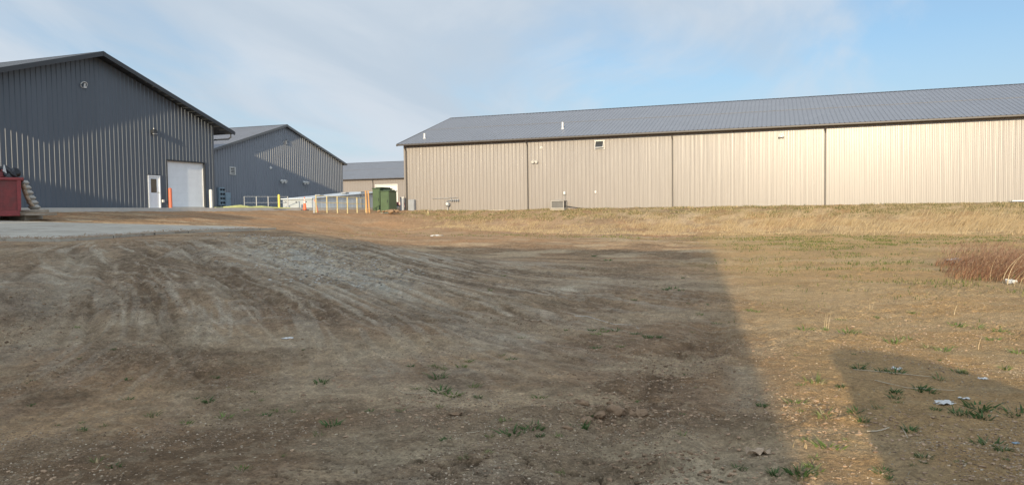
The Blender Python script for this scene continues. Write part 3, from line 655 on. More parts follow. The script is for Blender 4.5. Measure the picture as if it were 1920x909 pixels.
# emblem: an open ring with an l-shaped stroke, mounted on the gable
c=hit(156,160,0,XG);e=empty('emblem_sign',(XG+.03,c[1],c[2]),0,'small pale ring and stroke emblem high on the charcoal gable wall','sign')
mb=MB();pts=[]
for k in range(23):
    t=math.radians(-62+ -0 + k*13.2+20);pts.append((.03,.30*math.cos(t)*1.0,.23*math.sin(t)+.02+.06*math.cos(t)))
mb.tube(pts,[.022+.016*math.sin(math.pi*k/22) for k in range(23)],8);mb.build('ring',M['whiteb'],e)
mb=MB();mb.add([(.03,-.07,-.24),(.03,.20,-.20),(.03,.21,-.11),(.03,.07,-.13),(.03,.11,.15),(.03,-.01,.13),
 (.08,-.07,-.24),(.08,.20,-.20),(.08,.21,-.11),(.08,.07,-.13),(.08,.11,.15),(.08,-.01,.13)],[(6,7,8,9,10,11),(5,4,3,2,1,0)]+[(i,(i+1)%6,(i+1)%6+6,i+6) for i in range(6)]);mb.build('stroke',M['whiteb'],e);e.scale=(1,.72,.72)
# ---- second charcoal building
XG2=-42.4;lo=(50.44,51.04,4.98,5.56)
g2,zr2=building('farther slate grey gabled metal building with louvre vent and three small lamps',-100,XG2,48.3,67.5,2.10,9.80,.302,.42,.3,M['slate'],M['roof_grey'],M['trim_grey'],east=[lo],fas=.2,rib=.042)
mb=MB();ya,yb,za,zb=lo
for yy,zz,sy,sz in(((ya+yb)/2,zb,yb-ya+.1,.06),((ya+yb)/2,za,yb-ya+.1,.06),(ya,(za+zb)/2,.06,zb-za-.06),(yb,(za+zb)/2,.06,zb-za-.06)): mb.box((XG2+.03,yy,zz),(.10,sy,sz))
lf=world_part(mb,'louvre_vent',M['whiteb'],g2);mb=MB();mb.box((XG2-.08,(ya+yb)/2,(za+zb)/2),(.02,yb-ya,zb-za));world_part(mb,'vent_back',M['trim_dark'],lf)
mb=MB()
for k in range(4):
    z=za+.08+k*.135;mb.poly([(XG2-.03,ya+.03,z+.07),(XG2+.05,ya+.03,z-.0),(XG2+.05,yb-.03,z),(XG2-.03,yb-.03,z+.07)])
world_part(mb,'slats',M['whiteb'],lf)
p=hit(507,315,0,XG2);dome_lamp(g2,p,.12,X_)
p=hit(526.5,339.5,0,XG2);twin_lamp(g2,p,X_,Y_,1.7)
p=hit(569,342,0,XG2);twin_lamp(g2,p,X_,Y_,1.6)
c=hit(535,266.5,0,XG2);e=empty('emblem_sign',(XG2+.03,c[1],c[2]),0,'faint pale emblem high on the slate grey gable wall','sign')
mb=MB();mb.tube([(x_,y_*1.0,z_) for x_,y_,z_ in pts],[.014+.010*math.sin(math.pi*k/22) for k in range(23)],8);mb.build('ring',M['galv'],e)
mb=MB();mb.box((.05,.03,-.03),(.05,.12,.34),0,.01);mb.build('stroke',M['galv'],e)
# ---- far tan building seen in the gap
_a=hit(704,347.5,1,106);_b=hit(745,347,1,106);FD0,FD1,FDZ=_a[0],_b[0],_a[2];FDC=(FD0+FD1)/2
far,zrF=building('distant tan building with grey roof and bright door in the gap',-100,-20,106,128,1.7,10.6,.30,.5,.3,M['tan'],M['roof_grey'],M['trim_brown'],south=[(FD0,FD1,1.7,FDZ)],minor=0,lap=.55)
mb=MB();mb.box((FDC,106.1,(1.7+FDZ)/2),(FD1-FD0,.06,FDZ-1.7));world_part(mb,'overhead_door',M['whiteb'],far)
mb=MB()
for xx in(FD0,FD1): mb.box((xx,105.97,(1.7+FDZ)/2),(.12,.1,FDZ-1.7))
mb.box((FDC,105.97,FDZ+.06),(FD1-FD0+.12,.1,.12));world_part(mb,'door_frame',M['whiteb'],far)
downspout(far,hit(699.5,340,1,106)[0],106,7.0,1.7,M['trim_brown'])
# ---- buildings behind the camera that throw the long evening shadows
cA,zrA=building('tall tan metal building standing behind the viewer',-25,1.75,-30,-12,-.05,0,.0,0,0,M['tan'],M['roof_grey'],M['trim_brown'],minor=0) if False else (None,None)
TS=math.tan(math.radians(11.0))
SAZ=math.radians(-5.4)
bA,zrA=building('tan metal building just behind the viewer, outside the photo',-24.5,1.7,-26,-12,.0,9.75,.10,.0,.0,M['tan'],M['roof_grey'],M['trim_brown'],minor=0)
bB,zrB2=building('charcoal gabled metal building left of the viewer, outside the photo',-80,-27.3,-15.0,4.2,1.2,11.2,.325,.9,.6,M['char'],M['roof_char'],M['trim_dark'],minor=0)
# ------------------------------------------------------------------ objects by the charcoal building
APZ=2.10
def bollard(px,py,X,h,r,m,label,cap=True):
    p=hit(px,py,0,X);e=empty('bollard',(X,p[1],APZ),0,label,'bollard','bollards beside the overhead door')
    mb=MB();mb.cyl((0,0,-.1),(0,0,h),r,r,16,cap=False)
    for k in range(4):
        a0=k*math.pi/8;a1=(k+1)*math.pi/8;mb.cyl((0,0,h+r*.8*math.sin(a0)),(0,0,h+r*.8*math.sin(a1)),r*math.cos(a0),r*math.cos(a1),16,cap=False)
    mb.build('post',m,e);b=MB();b.cyl((0,0,-.02),(0,0,.03),r*1.15,r*1.15,16);b.build('collar',M['concrete2'],e);return e
bollard(320,391,XG+.75,1.22,.11,M['bollred'],'orange red bollard at the left side of the white overhead door')
bollard(396,391,XG+.55,1.22,.11,M['whiteb'],'off white bollard at the right side of the white overhead door')
# electric meter bank and cabinet on slate building
p=hit(415.5,371,0,XG2+.2);e=empty('meter_bank',(XG2+.03,p[1],APZ),0,'blue grey bank of round electric meters on the slate wall','meter bank')
mb=MB();mb.box((.12,0,1.02),(.22,.62,1.45),0,.01);mb.build('cabinet',M['teal'],e)
for k in range(4):
    for s in(-1,1):
        mb=MB();zz=.52+k*.35;mb.cyl((.22,s*.15+.02,zz),(.34,s*.15+.02,zz),.085,.075,14);mb.build('meter',M['glass'],e)
mb=MB();mb.cyl((.1,0,-.1),(.1,0,.3),.05,.05,8);mb.build('conduit',M['galv'],e)
p=hit(425.5,376,0,XG2+.2);e=empty('electric_cabinet',(XG2+.03,p[1],APZ),0,'plain blue grey electric cabinet right of the meter bank','cabinet')
mb=MB();mb.box((.16,0,.72),(.30,.62,1.25),0,.015);mb.build('cabinet',M['teal'],e)
mb=MB();mb.box((.32,0,.74),(.02,.54,1.1),0,.005);D_=mb.build('door',M['teal'],e);mb=MB();mb.box((.34,.2,.8),(.03,.03,.14));mb.build('handle',M['galv'],D_)
mb=MB();mb.cyl((.16,-.15,1.3),(.16,-.15,1.55),.04,.04,8);mb.cyl((.16,.1,-.1),(.16,.1,.2),.05,.05,8);mb.build('conduit',M['galv'],e)
# ------------------------------------------------------------------ dumpster with bags, ribbed chute, boards
DZ=1.70
c=P(38,405,32.0);d_root=empty('dumpster',(c[0],c[1],DZ),0,'red steel dumpster cut by the left edge of the photo','dumpster')
# local frame: front faces the camera (-Y'), right end at x=0
ang=HA+math.radians(34); ca,sa=math.cos(ang),math.sin(ang)
d_root.rotation_euler=(0,0,ang)
H1,H2=1.58,1.93
mb=MB();Ld=4.2;Wd=1.9
mb.add([(-Ld,0,.06),(-.06,0,.06),(.06,0,H1),(-Ld,0,H1),(-Ld,Wd,.06),(-.06,Wd,.06),(.06,Wd,H1),(-Ld,Wd,H1)],[(0,1,2,3),(1,5,6,2),(5,4,7,6),(4,0,3,7),(0,4,5,1)])
mb.add([(-Ld,.05,H1-.2),(0,.05,H1-.2),(0,Wd-.05,H1-.2),(-Ld,Wd-.05,H1-.2)],[(0,1,2,3)]);mb.build('body',M['red'],d_root)
mb=MB()
mb.box((-Ld/2+.05,-.03,H1),(Ld+.25,.13,.12),0,.015);mb.box((-Ld/2+.05,Wd+.03,H1),(Ld+.25,.13,.12),0,.015);mb.box((.12,Wd/2,H1),(.12,Wd-.1,.12),0,.015)
mb.box((-Ld/2,-.03,.10),(Ld,.10,.22),0,.015)
for x in(-.02,-.98,-1.95,-2.9,-3.9): mb.add([(x-.06,-.07,.2),(x+.06,-.07,.2),(x+.06+(.04 if x>-.5 else 0),-.07,H1-.05),(x-.06,-.07,H1-.05),(x-.06,.01,.2),(x+.06,.01,.2),(x+.06,.01,H1-.05),(x-.06,.01,H1-.05)],[(0,1,2,3),(1,5,6,2),(4,0,3,7)])
mb.build('rib_frame',M['redframe'],d_root)
mb=MB();mb.box((-Ld/2-.38,.65,(H1+H2)/2+.06),(Ld-.05,.08,H2-H1-.1),0,.01);mb.box((-Ld/2-.38,.65,H2+.04),(Ld,.14,.08),0,.015);mb.build('raised_panel',M['redframe'],d_root)
def lumpy(name,m,parent,c,s,seed,n=18,amp=.25,label=None):
    mb=MB();vs=[];rr=random.Random(seed);o=rr.random()*50
    for i in range(n+1):
        th=math.pi*i/n
        for j in range(n*2):
            ph=math.pi*j/n; v=np.array([math.sin(th)*math.cos(ph),math.sin(th)*math.sin(ph),math.cos(th)])
            k=1+amp*(float(fbm(np.array([v[0]*2.2+o+v[2]*1.3]),np.array([v[1]*2.2+v[2]*1.7+o]),4,3)[0])-.5)*2
            vs.append((c[0]+v[0]*k*s[0],c[1]+v[1]*k*s[1],c[2]+v[2]*k*s[2]))
    q=n*2;mb.add(vs,[(i*q+j,(i+1)*q+j,(i+1)*q+(j+1)%q,i*q+(j+1)%q) for i in range(n) for j in range(q)],True)
    return mb.build(name,m,parent)
def dl(x,y,z): return (c[0]+x*ca-y*sa,c[1]+x*sa+y*ca,DZ+z)
for k,(x,y,z,s,lab) in enumerate([(-.95,.95,2.02,(.42,.35,.22),'black rubbish bag heaped on the left part of the red dumpster'),(-.52,.9,1.90,(.30,.3,.26),'black rubbish bag in the middle of the dumpster heap'),(-.22,.5,1.72,(.20,.3,.30),'black rubbish bag sagging over the dumpster right rim')]):
    w=dl(x,y,z);o=lumpy('rubbish_bag',M['bag'],None,(0,0,0),s,k+3,amp=.5);o.location=w;tag(o,lab,'rubbish bag','black bags on the dumpster')
w=dl(-.56,.42,1.78);e=MB();e.add([(0,0,.15),(.08,0,.42),(.20,0,.05),(0,.03,.15),(.08,.03,.42),(.20,.03,.05)],[(0,2,1),(3,4,5),(0,1,4,3),(1,2,5,4),(2,0,3,5)]);o=e.build('plastic_scrap',M['paper']);o.location=w;tag(o,'pale scrap of plastic standing between the bags on the dumpster','scrap')
# ribbed chute: bent pipe of thick rings, leaning from behind the dumpster
e=empty('ribbed_chute',dl(.15,1.2,0),0,'grey ribbed plastic chute leaning beside the red dumpster','chute')
zc_=33.3
pth=[P(x,y,zc_)-np.array(e.location) for x,y in((46,343),(49.5,352),(53,361.5),(57,371),(61,380),(64.5,388.5))]
mb=MB();n=6
for k in range(6):
    a=pth[k];w=.19+.012*k
    cs=[]
    for j in range(9):
        t=j/8-.5; cs.append((a+r0*0+np.array([0,0,1])*t*.22, w*(.80+.2*math.cos(t*math.pi*2)) if abs(t)<.5 else w*.62))
    mb.tube([q for q,_ in cs],[r for _,r in cs],18)
mb.build('ribs',M['ribgrey'],e)
mb=MB();pp=[P(x,y,zc_-.30)-np.array(e.location) for x,y in((38.5,345),(41,356),(44.5,367),(50,378),(56.5,387))]
for i in range(4):
    a,b=pp[i],pp[i+1];wv=r0*.17; dn=f0*.05
    mb.add([a,a+wv,b+wv*1.2,b,a+dn,a+wv+dn,b+wv*1.2+dn,b+dn],[(0,3,2,1),(4,5,6,7),(0,1,5,4),(2,3,7,6),(1,2,6,5),(3,0,4,7)],True)
mb.build('liner',M['tanplank'],e)
p=P(58,393,32.7);o=MB().box((0,0,0),(1.35,.30,.13),0,.01).build('timber_board',M['wood']);o.location=(p[0],p[1],DZ+.19);o.rotation_euler=(0,0,HA+.15);tag(o,'thick weathered timber lying under the ribbed chute','timber')
p=P(45,400,32.2);o=MB().box((0,0,0),(1.6,.9,.10),0,.01).build('timber_board',M['wood']);o.location=(p[0],p[1]+.4,DZ+.05);o.rotation_euler=(0,0,HA+.05);tag(o,'broad flat board on the slab below the thick timber','timber')
# ------------------------------------------------------------------ middle distance: fences, shed, cone, posts, cabinets
def railing(pts,h,posts,mr,mp,label,rails=(1.,.55),r=.022,rp=.035):
    a=np.array(pts[0]);root=empty('railing',a,0,label,'railing')
    P_=[np.array(q)-a for q in posts]
    for q in P_:
        mb=MB();mb.cyl(q-[0,0,.2],q+[0,0,h],rp,rp,10);mb.build('post',mp,root)
    for k in rails:
        mb=MB();mb.tube([q+[0,0,h*k-.02] for q in P_],r,8);mb.build('rail',mr,root)
    return root
zl=1.98
def at(px,Z,z):
    p=P(px,395,Z); return np.array([p[0],p[1],z])
railing([at(458.5,56,zl)],1.02,[at(458.5,56,zl),at(481.3,56.6,zl),at(503.4,57.2,zl),at(540,58.2,zl)],M['galv'],M['galv'],'grey pipe railing left of the pale shed, before the slate building',rp=.04)
for px,Z in((481.3,56.5),(503.4,57.1)):
    pass
q=at(523.5,56.5,1.95);e=empty('bollard',q,0,'tall yellow bollard on the grey pipe railing','bollard');mb=MB();mb.cyl((0,0,-.2),(0,0,1.12),.085,.085,14);mb.cyl((0,0,1.12),(0,0,1.17),.085,.04,14);mb.build('post',M['yellow'],e);mb=MB();mb.cyl((0,0,-.03),(0,0,.05),.11,.11,14);mb.build('collar',M['concrete2'],e)
railing([at(593,54,1.80)],1.05,[at(593,54,1.90),at(613.3,54.8,1.86),at(632.7,55.6,1.84),at(651.6,56.4,1.80),at(669.8,57.2,1.78),at(686,58,1.74)],M['paleyellow'],M['paleyellow'],'pale yellow railing in front of the grey shed',rp=.047)
# low shed with a roof rising away
SB=P(585,395,59.5);sx,sy=SB[0],SB[1];W_,L_=2.75,10.6;zb_=1.6
zt0=P(585,373,59.5)[2];zf=lambda y:zt0+(y-sy)*.066
C2=None
root=empty('low_shed',(sx-W_/2,sy+L_/2,zb_),0,'low pale grey shed with a flat roof that rises to the right','shed')
mb=ribbed((sx,sy,zb_),Y_,Z_,X_,L_,lambda s:0,lambda s:zf(sy+s)-zb_-.03,h=.008,pitch=.6,minor=.0);world_part(mb,'side_wall',M['shed'],root)
mb=MB();mb.poly([(sx-W_,sy,zb_),(sx,sy,zb_),(sx,sy,zt0-.04),(sx-W_,sy,zt0-.04)]);mb.poly([(sx-W_,sy+L_,zb_),(sx-W_,sy,zb_),(sx-W_,sy,zt0-.04),(sx-W_,sy+L_,zf(sy+L_)-.04)]);mb.poly([(sx,sy+L_,zb_),(sx-W_,sy+L_,zb_),(sx-W_,sy+L_,zf(sy+L_)-.04),(sx,sy+L_,zf(sy+L_)-.04)]);world_part(mb,'wall',M['shedwhite'],root)
mb=MB();o=.12
mb.add([(sx-W_-o,sy-o,zt0),(sx+o,sy-o,zt0),(sx+o,sy+L_+o,zf(sy+L_)),(sx-W_-o,sy+L_+o,zf(sy+L_)+.0)]+[(sx-W_-o,sy-o,zt0+.07),(sx+o,sy-o,zt0+.07),(sx+o,sy+L_+o,zf(sy+L_)+.07),(sx-W_-o,sy+L_+o,zf(sy+L_)+.14)],[(0,3,2,1),(4,5,6,7),(0,1,5,4),(1,2,6,5),(2,3,7,6),(3,0,4,7)])
world_part(mb,'roof',M['shed'],root)
mb=MB();
for yy in(sy+3.0,sy+7.0): mb.box((sx-1.3,yy,zf(yy)+.16),(.5,.6,.14),0,.02)
world_part(mb,'roof_vent',M['cab'],root)
for xx in(sx-2.45,sx-1.45,sx-.5): mb=MB();mb.cyl((xx,sy-.01,zt0-.22),(xx,sy-.05,zt0-.22),.045,.045,10);world_part(mb,'bolt_head',M['trim_dark'],root)
yy=sy+L_-3.1;mb=MB()
for a in(yy,yy+.95): mb.box((sx+.04,a,zb_+.95),(.06,.06,1.9))
mb.box((sx+.04,yy+.475,zb_+1.92),(.06,1.0,.06));dfr=world_part(mb,'door_frame',M['galv'],root)
wbox(dfr,'door',M['shed'],(sx+.03,yy+.475,zb_+.94),(.03,.87,1.85))
# traffic cone
q=at(571.5,53,1.78);q[2]=P(571.5,394.5,53)[2]
e=empty('traffic_cone',q,0,'tall orange traffic cone with white bands before the pale shed','traffic cone')
def ring(z0,z1,m,n_):
    rr=lambda z:.135-.105*z/.95
    mb=MB();mb.cyl((0,0,z0),(0,0,z1),rr(z0),rr(z1),16,cap=z1>.94);return mb.build(n_,m,e)
mb=MB();mb.box((0,0,.02),(.42,.42,.05),0,.01);mb.build('base',M['rubber'],e)
ring(.03,.52,M['cone'],'cone_body');ring(.52,.68,M['whiteb'],'reflective_band');ring(.68,.74,M['cone'],'cone_body');ring(.74,.84,M['whiteb'],'reflective_band');ring(.84,.95,M['cone'],'cone_body')
# white board leaning at the shed corner
a=P(588,372,55.);e=empty('leaning_board',(a[0],a[1],1.78),0,'narrow white board leaning at the near corner of the pale shed','board')
mb=MB();t=r0*1.
for k,(x0_,x1_) in enumerate(((-.02,-.13),)):
    pts_=[np.array([0,0,-.1])-t*.04,np.array([0,0,-.1])+t*.04,np.array([0,0,.95])+t*.10,np.array([0,0,.95])-t*.02]
    mb.add([q for q in pts_]+[q+f0*.04 for q in pts_],[(0,1,2,3),(7,6,5,4),(0,4,5,1),(2,6,7,3),(1,5,6,2),(0,3,7,4)])
mb.build('board',M['shedwhite'],e);mb=MB();mb.tube([np.array([0,0,-.1])+t*.30,np.array([0,0,.45])+t*.22,np.array([0,0,.9])+t*.05],.03,6);mb.build('brace',M['bollred'],e)
# two orange brown boards
for px0,px1,lab in((687.9,685.6,'left one of two tall orange brown boards beside the green cabinets'),(692.6,690.4,'right one of two tall orange brown boards beside the green cabinets')):
    b=P(px0,397,57);tt=P(px1,355,57);o=MB()
    L=np.linalg.norm(tt-b);o.box((0,0,L/2),(.115,.05,L),0,.006);o=o.build('upright_board',M['orangepost']);o.location=(b[0],b[1],b[2]-.1);dv=(tt-b)/L;o.rotation_euler=(math.asin(-dv[1]) if 0 else 0,math.asin(np.dot(dv,r0)),HA);tag(o,lab,'board','orange brown boards')
# green transformer cabinets
def cabinet(px0,px1,pxs,ptop,Z,D,label,hb=397.,step=0):
    """front between px0 and px1, right side face out to pxs"""
    b=P(px1,hb,Z);X1=b[0];Y1=b[1];X0=hit(px0,hb,1,Y1)[0];zt=P(px1,ptop,Z)[2];z0=b[2]-.12
    w=X1-X0;h=zt-z0;root=empty('transformer_cabinet',((X0+X1)/2,Y1+D/2,z0),0,label,'utility cabinet','green utility cabinets')
    mb=MB();mb.box((0,0,h/2),(w,D,h),0,.03);mb.build('case',M['green'],root)
    mb=MB();mb.box((0,0,h+.02),(w+.10,D+.10,.07),0,.02);mb.box((0,.12,h+.09),(w-.1,D-.5,.08),0,.03);mb.build('lid',M['greend'],root)
    mb=MB();mb.box((0,-D/2-.012,h*.48),(w-.12,.02,h*.86),0,.005);dd=mb.build('door',M['green'],root);mb=MB();mb.box((w*.36,-D/2-.04,h*.55),(.04,.05,.22),0,.01);mb.build('handle',M['trim_dark'],dd)
    mb=MB();mb.box((0,0,-.02),(w+.3,D+.3,.12));mb.build('base',M['concrete2'],root)
    return root
cabinet(699,712.5,731,353.5,60.5,2.1,'taller green utility cabinet, behind and left of the shorter one')
cabinet(713.5,729.5,744,358.5,57.8,1.3,'shorter green utility cabinet, in front and right of the taller one')
for k,(px,py,s) in enumerate(((737,394.5,.22),(742,395.5,.15),(713,397.5,.13),(722,397,.1))):
    pass
mb=MB();rr=random.Random(3)
root=None
V=[];
for k in range(34):
    px=709+rr.random()*40;py=396.8-1.5*rr.random();q=P(px,py,56.6+rr.random()*.5);s=.05+.09*rr.random()*(1.6 if 732<px<744 else .7)
    o_=MB();mb.cyl(q-[s,0,s*.3],q+[s,0,s*.3],s*.8,s*.5,6)
o=mb.build('rubble',M['clay']);tag(o,'low scatter of pale rubble at the foot of the green cabinets','rubble',kind='stuff')
# grey cabinets at the corner of the tan building
for px0,px1,ptop,Z,lab in((750.5,757.5,368.5,60.0,'narrow tall grey utility box left of the tan building corner'),):
    a=P(px0,396,Z);b=P(px1,396,Z);zt=P(px0,ptop,Z)[2];w=np.linalg.norm(b-a);root=empty('utility_box',((a+b)/2),HA,lab,'utility box')
    h=zt-a[2];mb=MB();mb.box((0,.15,h/2-.1),(w,.3,h),0,.03);mb.build('case',M['cab'],root);mb=MB();mb.box((0,.15,h-.08),(w+.04,.34,.06),0,.01);mb.build('lid',M['galv'],root)
p0=hit(765,374.5,1,YB-.35);p1=hit(776.8,394,1,YB-.35);root=empty('utility_box',((p0[0]+p1[0])/2,YB-.2,1.72),0,'squat grey utility box against the tan wall beside its corner','utility box')
w=p1[0]-p0[0];h=p0[2]-1.72;mb=MB();mb.box((0,0,h/2),(w,.34,h),0,.02);mb.build('case',M['cab'],root);mb=MB();mb.box((0,-.18,h/2),(w-.08,.02,h-.12),0,.005);mb.build('door',M['cab'],root)
# gas meter with pipe manifold on the tan wall
p=hit(839,383,1,YB-.25);root=empty('gas_meter',(p[0],YB-.25,1.72),0,'grey gas meter with a pipe manifold on the tan wall','gas meter')
zz=hit(839,383,1,YB-.25)[2]-1.72
o=MB();o.box((0,0,zz),(.34,.20,.34),0,.07);o.build('meter_body',M['galv'],root)
o=MB();o.cyl((0,-.10,zz+.04),(0,-.13,zz+.04),.10,.10,14);o.build('dial',M['whiteb'],root)
o=MB();zl_=hit(839,372,1,YB)[2]-1.72
o.tube([(0,.0,-.1),(0,0,zz-.2)],.03,8);o.tube([(-.12,0,zz+.12),(-.12,0,zz+.26),(.05,.02,zz+.30),(.9,.05,zz+.30)],.026,8)
xl=hit(811,373,1,YB)[0]-p[0];xr=hit(858,372,1,YB)[0]-p[0]
o.tube([(xl,.2,zl_),(.1,.2,zl_)],.022,8);o.tube([(.1,.2,zl_+.05),(xr,.2,zl_+.05)],.022,8);o.tube([(.25,.02,zz+.3),(.25,.2,zl_)],.02,8)
o.build('pipework',M['galv'],root)
for k in range(4):
    o=MB();xx=.32+k*.19;o.cyl((xx,.05,zz+.20),(xx,.05,zz+.40),.035,.035,8);o.box((xx+.03,-.02,zz+.30),(.10,.10,.04),0,.01);o.build('valve',M['cab'],root)
# air conditioner
pa=hit(1033,391,1,YB-1.1);pb=hit(1057,391,1,YB-1.1);w=pb[0]-pa[0];zt=hit(1045,376.5,1,YB-1.1)[2];zb0=min(hit(1045,391,1,YB-1.1)[2],1.8)
root=empty('air_conditioner',((pa[0]+pb[0])/2,YB-.65,zb0),0,'boxy grey air conditioner condenser at the foot of the tan wall','air conditioner');h=zt-zb0
o=MB();o.box((0,0,h/2+.03),(w-.06,.84,h-.08));o.build('coil',M['acd'],root)
o=MB()
for sx_ in(-1,1):
    for sy_ in(-1,1): o.box((sx_*(w/2-.02),sy_*.43,h/2),(.05,.05,h),0,.008)
o.box((0,0,h+.0),(w+.03,.93,.06),0,.02);o.box((0,0,.03),(w+.02,.92,.06),0,.01);o.build('case',M['ribgrey'],root)
o=MB()
for k in range(9): o.box((0,-.428,.10+k*(h-.18)/8),(w-.1,.012,.016)); o.box((w/2-.022,0,.10+k*(h-.18)/8),(.012,.8,.016))
o.build('grille',M['acm'],root)
o=MB();o.cyl((0,0,h+.03),(0,0,h+.06),.34,.30,20);o.build('fan_guard',M['acm'],root)
o=MB();o.box((0,0,-.07),(w+.1,1.0,.10));o.build('slab',M['concrete'],root)
p=hit(1059,362,1,YB);root=empty('disconnect_box',(p[0],YB-.0,p[2]),0,'small pale electric box above the air conditioner','electric box')
o=MB();o.box((0,-.08,0),(.20,.12,.26),0,.02);o.build('case',M['galv'],root)
o=MB();o.box((0,-.148,.0),(.14,.02,.18),0,.005);o.build('cover',M['whiteb'],root)
o=MB();o.tube([(.02,-.06,-.1),(.03,-.05,-.8),(.0,-.10,-1.2),(-.1,-.3,-1.32)],.018,8);o.build('conduit',M['cab'],root)
pts_=[hit(x,y,1,YB-.12) for x,y in((1057,390),(1061,386.5),(1066,387),(1078,389),(1092,390.5),(1104,391))];o=MB();o.tube([(q[0],YB-.12-(.15 if i<3 else .0),q[2]) for i,q in enumerate(pts_)],.025,8);o=o.build('hose',M['rubber']);tag(o,'thin dark hose running right from the air conditioner along the tan wall','hose')
# downpipe end at far right of the tan wall
a=hit(1897,378,1,YB-.5);b=hit(1950,374.5,1,YB-.5);o=MB();o.box(((a[0]+b[0])/2,YB-.5,(a[2]+b[2])/2),(b[0]-a[0],.12,.09),0,.015);o=o.build('drain_spout',M['galv']);tag(o,'grey metal spout lying at the tan wall foot by the right edge','spout')
# survey stake
q=gpz(803,403);o=MB();o.box((0,0,.13),(.05,.025,.42),0,.004);o.v[4:8]=[(x*.6,y,z) for x,y,z in o.v[4:8]];o=o.build('stake',M['paleyellow']);o.location=q;o.rotation_euler=(0,-.08,HA);tag(o,'short pale wooden stake at the left end of the dry grass bank','stake')
# yellow green sleeve lying in front of the railing
pts_=[at(px,Z,z) for px,Z,z in((402,52.5,2.14),(430,52.8,2.16),(450,53,2.20),(470,53.6,2.14),(490,54,2.16),(512,54.6,2.10),(545,55,2.06))]
o=MB();o.tube(pts_,[.04,.09,.13,.07,.10,.06,.03],10);o=o.build('ground_sleeve',M['lime']);tag(o,'long yellow green sleeve lying on the ground before the grey railing','ground sleeve')
# ------------------------------------------------------------------ vehicles
def wheel(root,c,r,w,ax=(0,1,0)):
    ax=np.array(ax,float);c=np.array(c,float);h=MB();h.cyl(c-ax*w/2,c+ax*w/2,r,r,24);t=h.build('wheel',M['rubber'],root)
    h=MB();h.cyl(c-ax*(w/2+.01),c+ax*(w/2+.01),r*.6,r*.6,18);h.build('rim',M['chrome'],t)
def car(label,name,cat,loc,rz,paint,prof,glass,Wd=1.85,wx=(.85,3.55),wr=.36,front=4.6):
    """side profile along +X (front at +X), width along Y"""
    root=empty(name,loc,rz,label,cat);mb=MB();n=len(prof)
    def yy(z,s): return s*(Wd/2-(max(0,z-.95)*.22))
    vs=[(x-2.3,yy(z,-1),z) for x,z in prof]+[(x-2.3,yy(z,1),z) for x,z in prof]
    mb.add(vs,[tuple(range(n)),tuple(range(2*n-1,n-1,-1))]+[(i,i+n,(i+1)%n+n,(i+1)%n) for i in range(n)]);mb.build('body',paint,root)
    for s in(-1,1):
        for g in glass:
            g3=[(x-2.3,yy(z,s)+s*.012,z) for x,z in g]; q=MB();q.poly(g3 if s<0 else g3[::-1]);q.build('side_window',M['glass'],root)
    for x in wx:
        for s in(-1,1): wheel(root,(x-2.3,s*(Wd/2-.12),wr),wr,.25)
    fz=[q for q in prof if q[1]>1.15];ws=(fz[-2],fz[-1]) if fz[-1][0]<front-1 else None
    if ws:
        (xa,za_),(xb,zb2)=ws;dx_,dz_=xb-xa,zb2-za_;q=MB();f=lambda t,s:(xa+dx_*t-2.3+.012,s*(yy(za_+dz_*t,1)-.08),za_+dz_*t+.012);q.poly([f(.08,-1),f(.92,-1),f(.92,1),f(.08,1)]);q.build('windscreen',M['glass'],root)
    q=MB();q.box((front-2.3,0,.72),(.05,Wd-1.0,.22),0,.01);q.build('grille',M['rubber'],root)
    q=MB();q.box((front-2.26,0,.48),(.14,Wd-.1,.16),0,.02);q.build('bumper',M['chrome'],root)
    for s in(-1,1):
        q=MB();q.box((prof[0][0]-2.3-.01,s*(Wd/2-.15),.85),(.05,.2,.16),0,.01);q.build('tail_lamp',M['lampred'],root)
        q=MB();q.box((front-2.3,s*(Wd/2-.25),.72),(.06,.3,.16),0,.01);q.build('headlight',M['whiteb'],root)
    return root
SUVP=[(0,.35),(-.02,.9),(.10,1.25),(.36,2.05),(.60,2.14),(1.0,2.08),(1.35,1.96),(1.75,1.66),(2.6,1.46),(4.35,1.24),(4.62,.80),(4.62,.35),(3.95,.28),(3.9,.55),(3.55,.78),(3.2,.55),(3.15,.28),(1.25,.28),(1.2,.55),(.85,.78),(.5,.55),(.45,.3)]
SG=[[(.36,1.3),(.50,1.94),(.95,1.96),(.95,1.3)],[(1.02,1.3),(1.02,1.94),(1.28,1.86),(1.6,1.4)]]
def qd(q,D):  # sun-aligned frame behind the camera
    h=math.radians(14.0);xc=q*math.cos(h)+D*math.sin(h);zc=-q*math.sin(h)+D*math.cos(h);w=W(xc,zc);return w
w=qd(1.02+2.3,-1.3);car('dark parked utility vehicle behind the viewer, outside the photo','parked_car','car',(w[0],w[1],-.02),HA-math.radians(14),M['suv'],SUVP,SG)
PUP=[(0,.5),(0,1.05),(1.75,1.08),(1.85,1.1),(2.0,1.75),(2.2,1.82),(3.1,1.80),(3.7,1.2),(4.9,1.1),(5.2,.9),(5.2,.45),(4.6,.4),(4.55,.7),(4.2,.9),(3.85,.7),(3.8,.4),(1.45,.4),(1.4,.7),(1.05,.9),(.7,.7),(.65,.45)]
PG=[[(2.05,1.2),(2.2,1.7),(2.7,1.72),(2.7,1.2)],[(2.78,1.2),(2.78,1.72),(3.1,1.7),(3.5,1.2)]]
p=at(719,93,1.55);p2=at(703,84,1.5)
car('dark red pickup half hidden between green cabinets and tan building','pickup_truck','pickup',(p[0],p[1],1.78),HA,M['truckred'],PUP,PG,wx=(1.05,4.2),wr=.40,front=5.2)
car('white pickup parked in the gap left of the green cabinets','pickup_truck','pickup',(p2[0],p2[1],1.62),HA-math.pi/2,M['truckwhite'],PUP,PG,wx=(1.05,4.2),wr=.40,front=5.2)
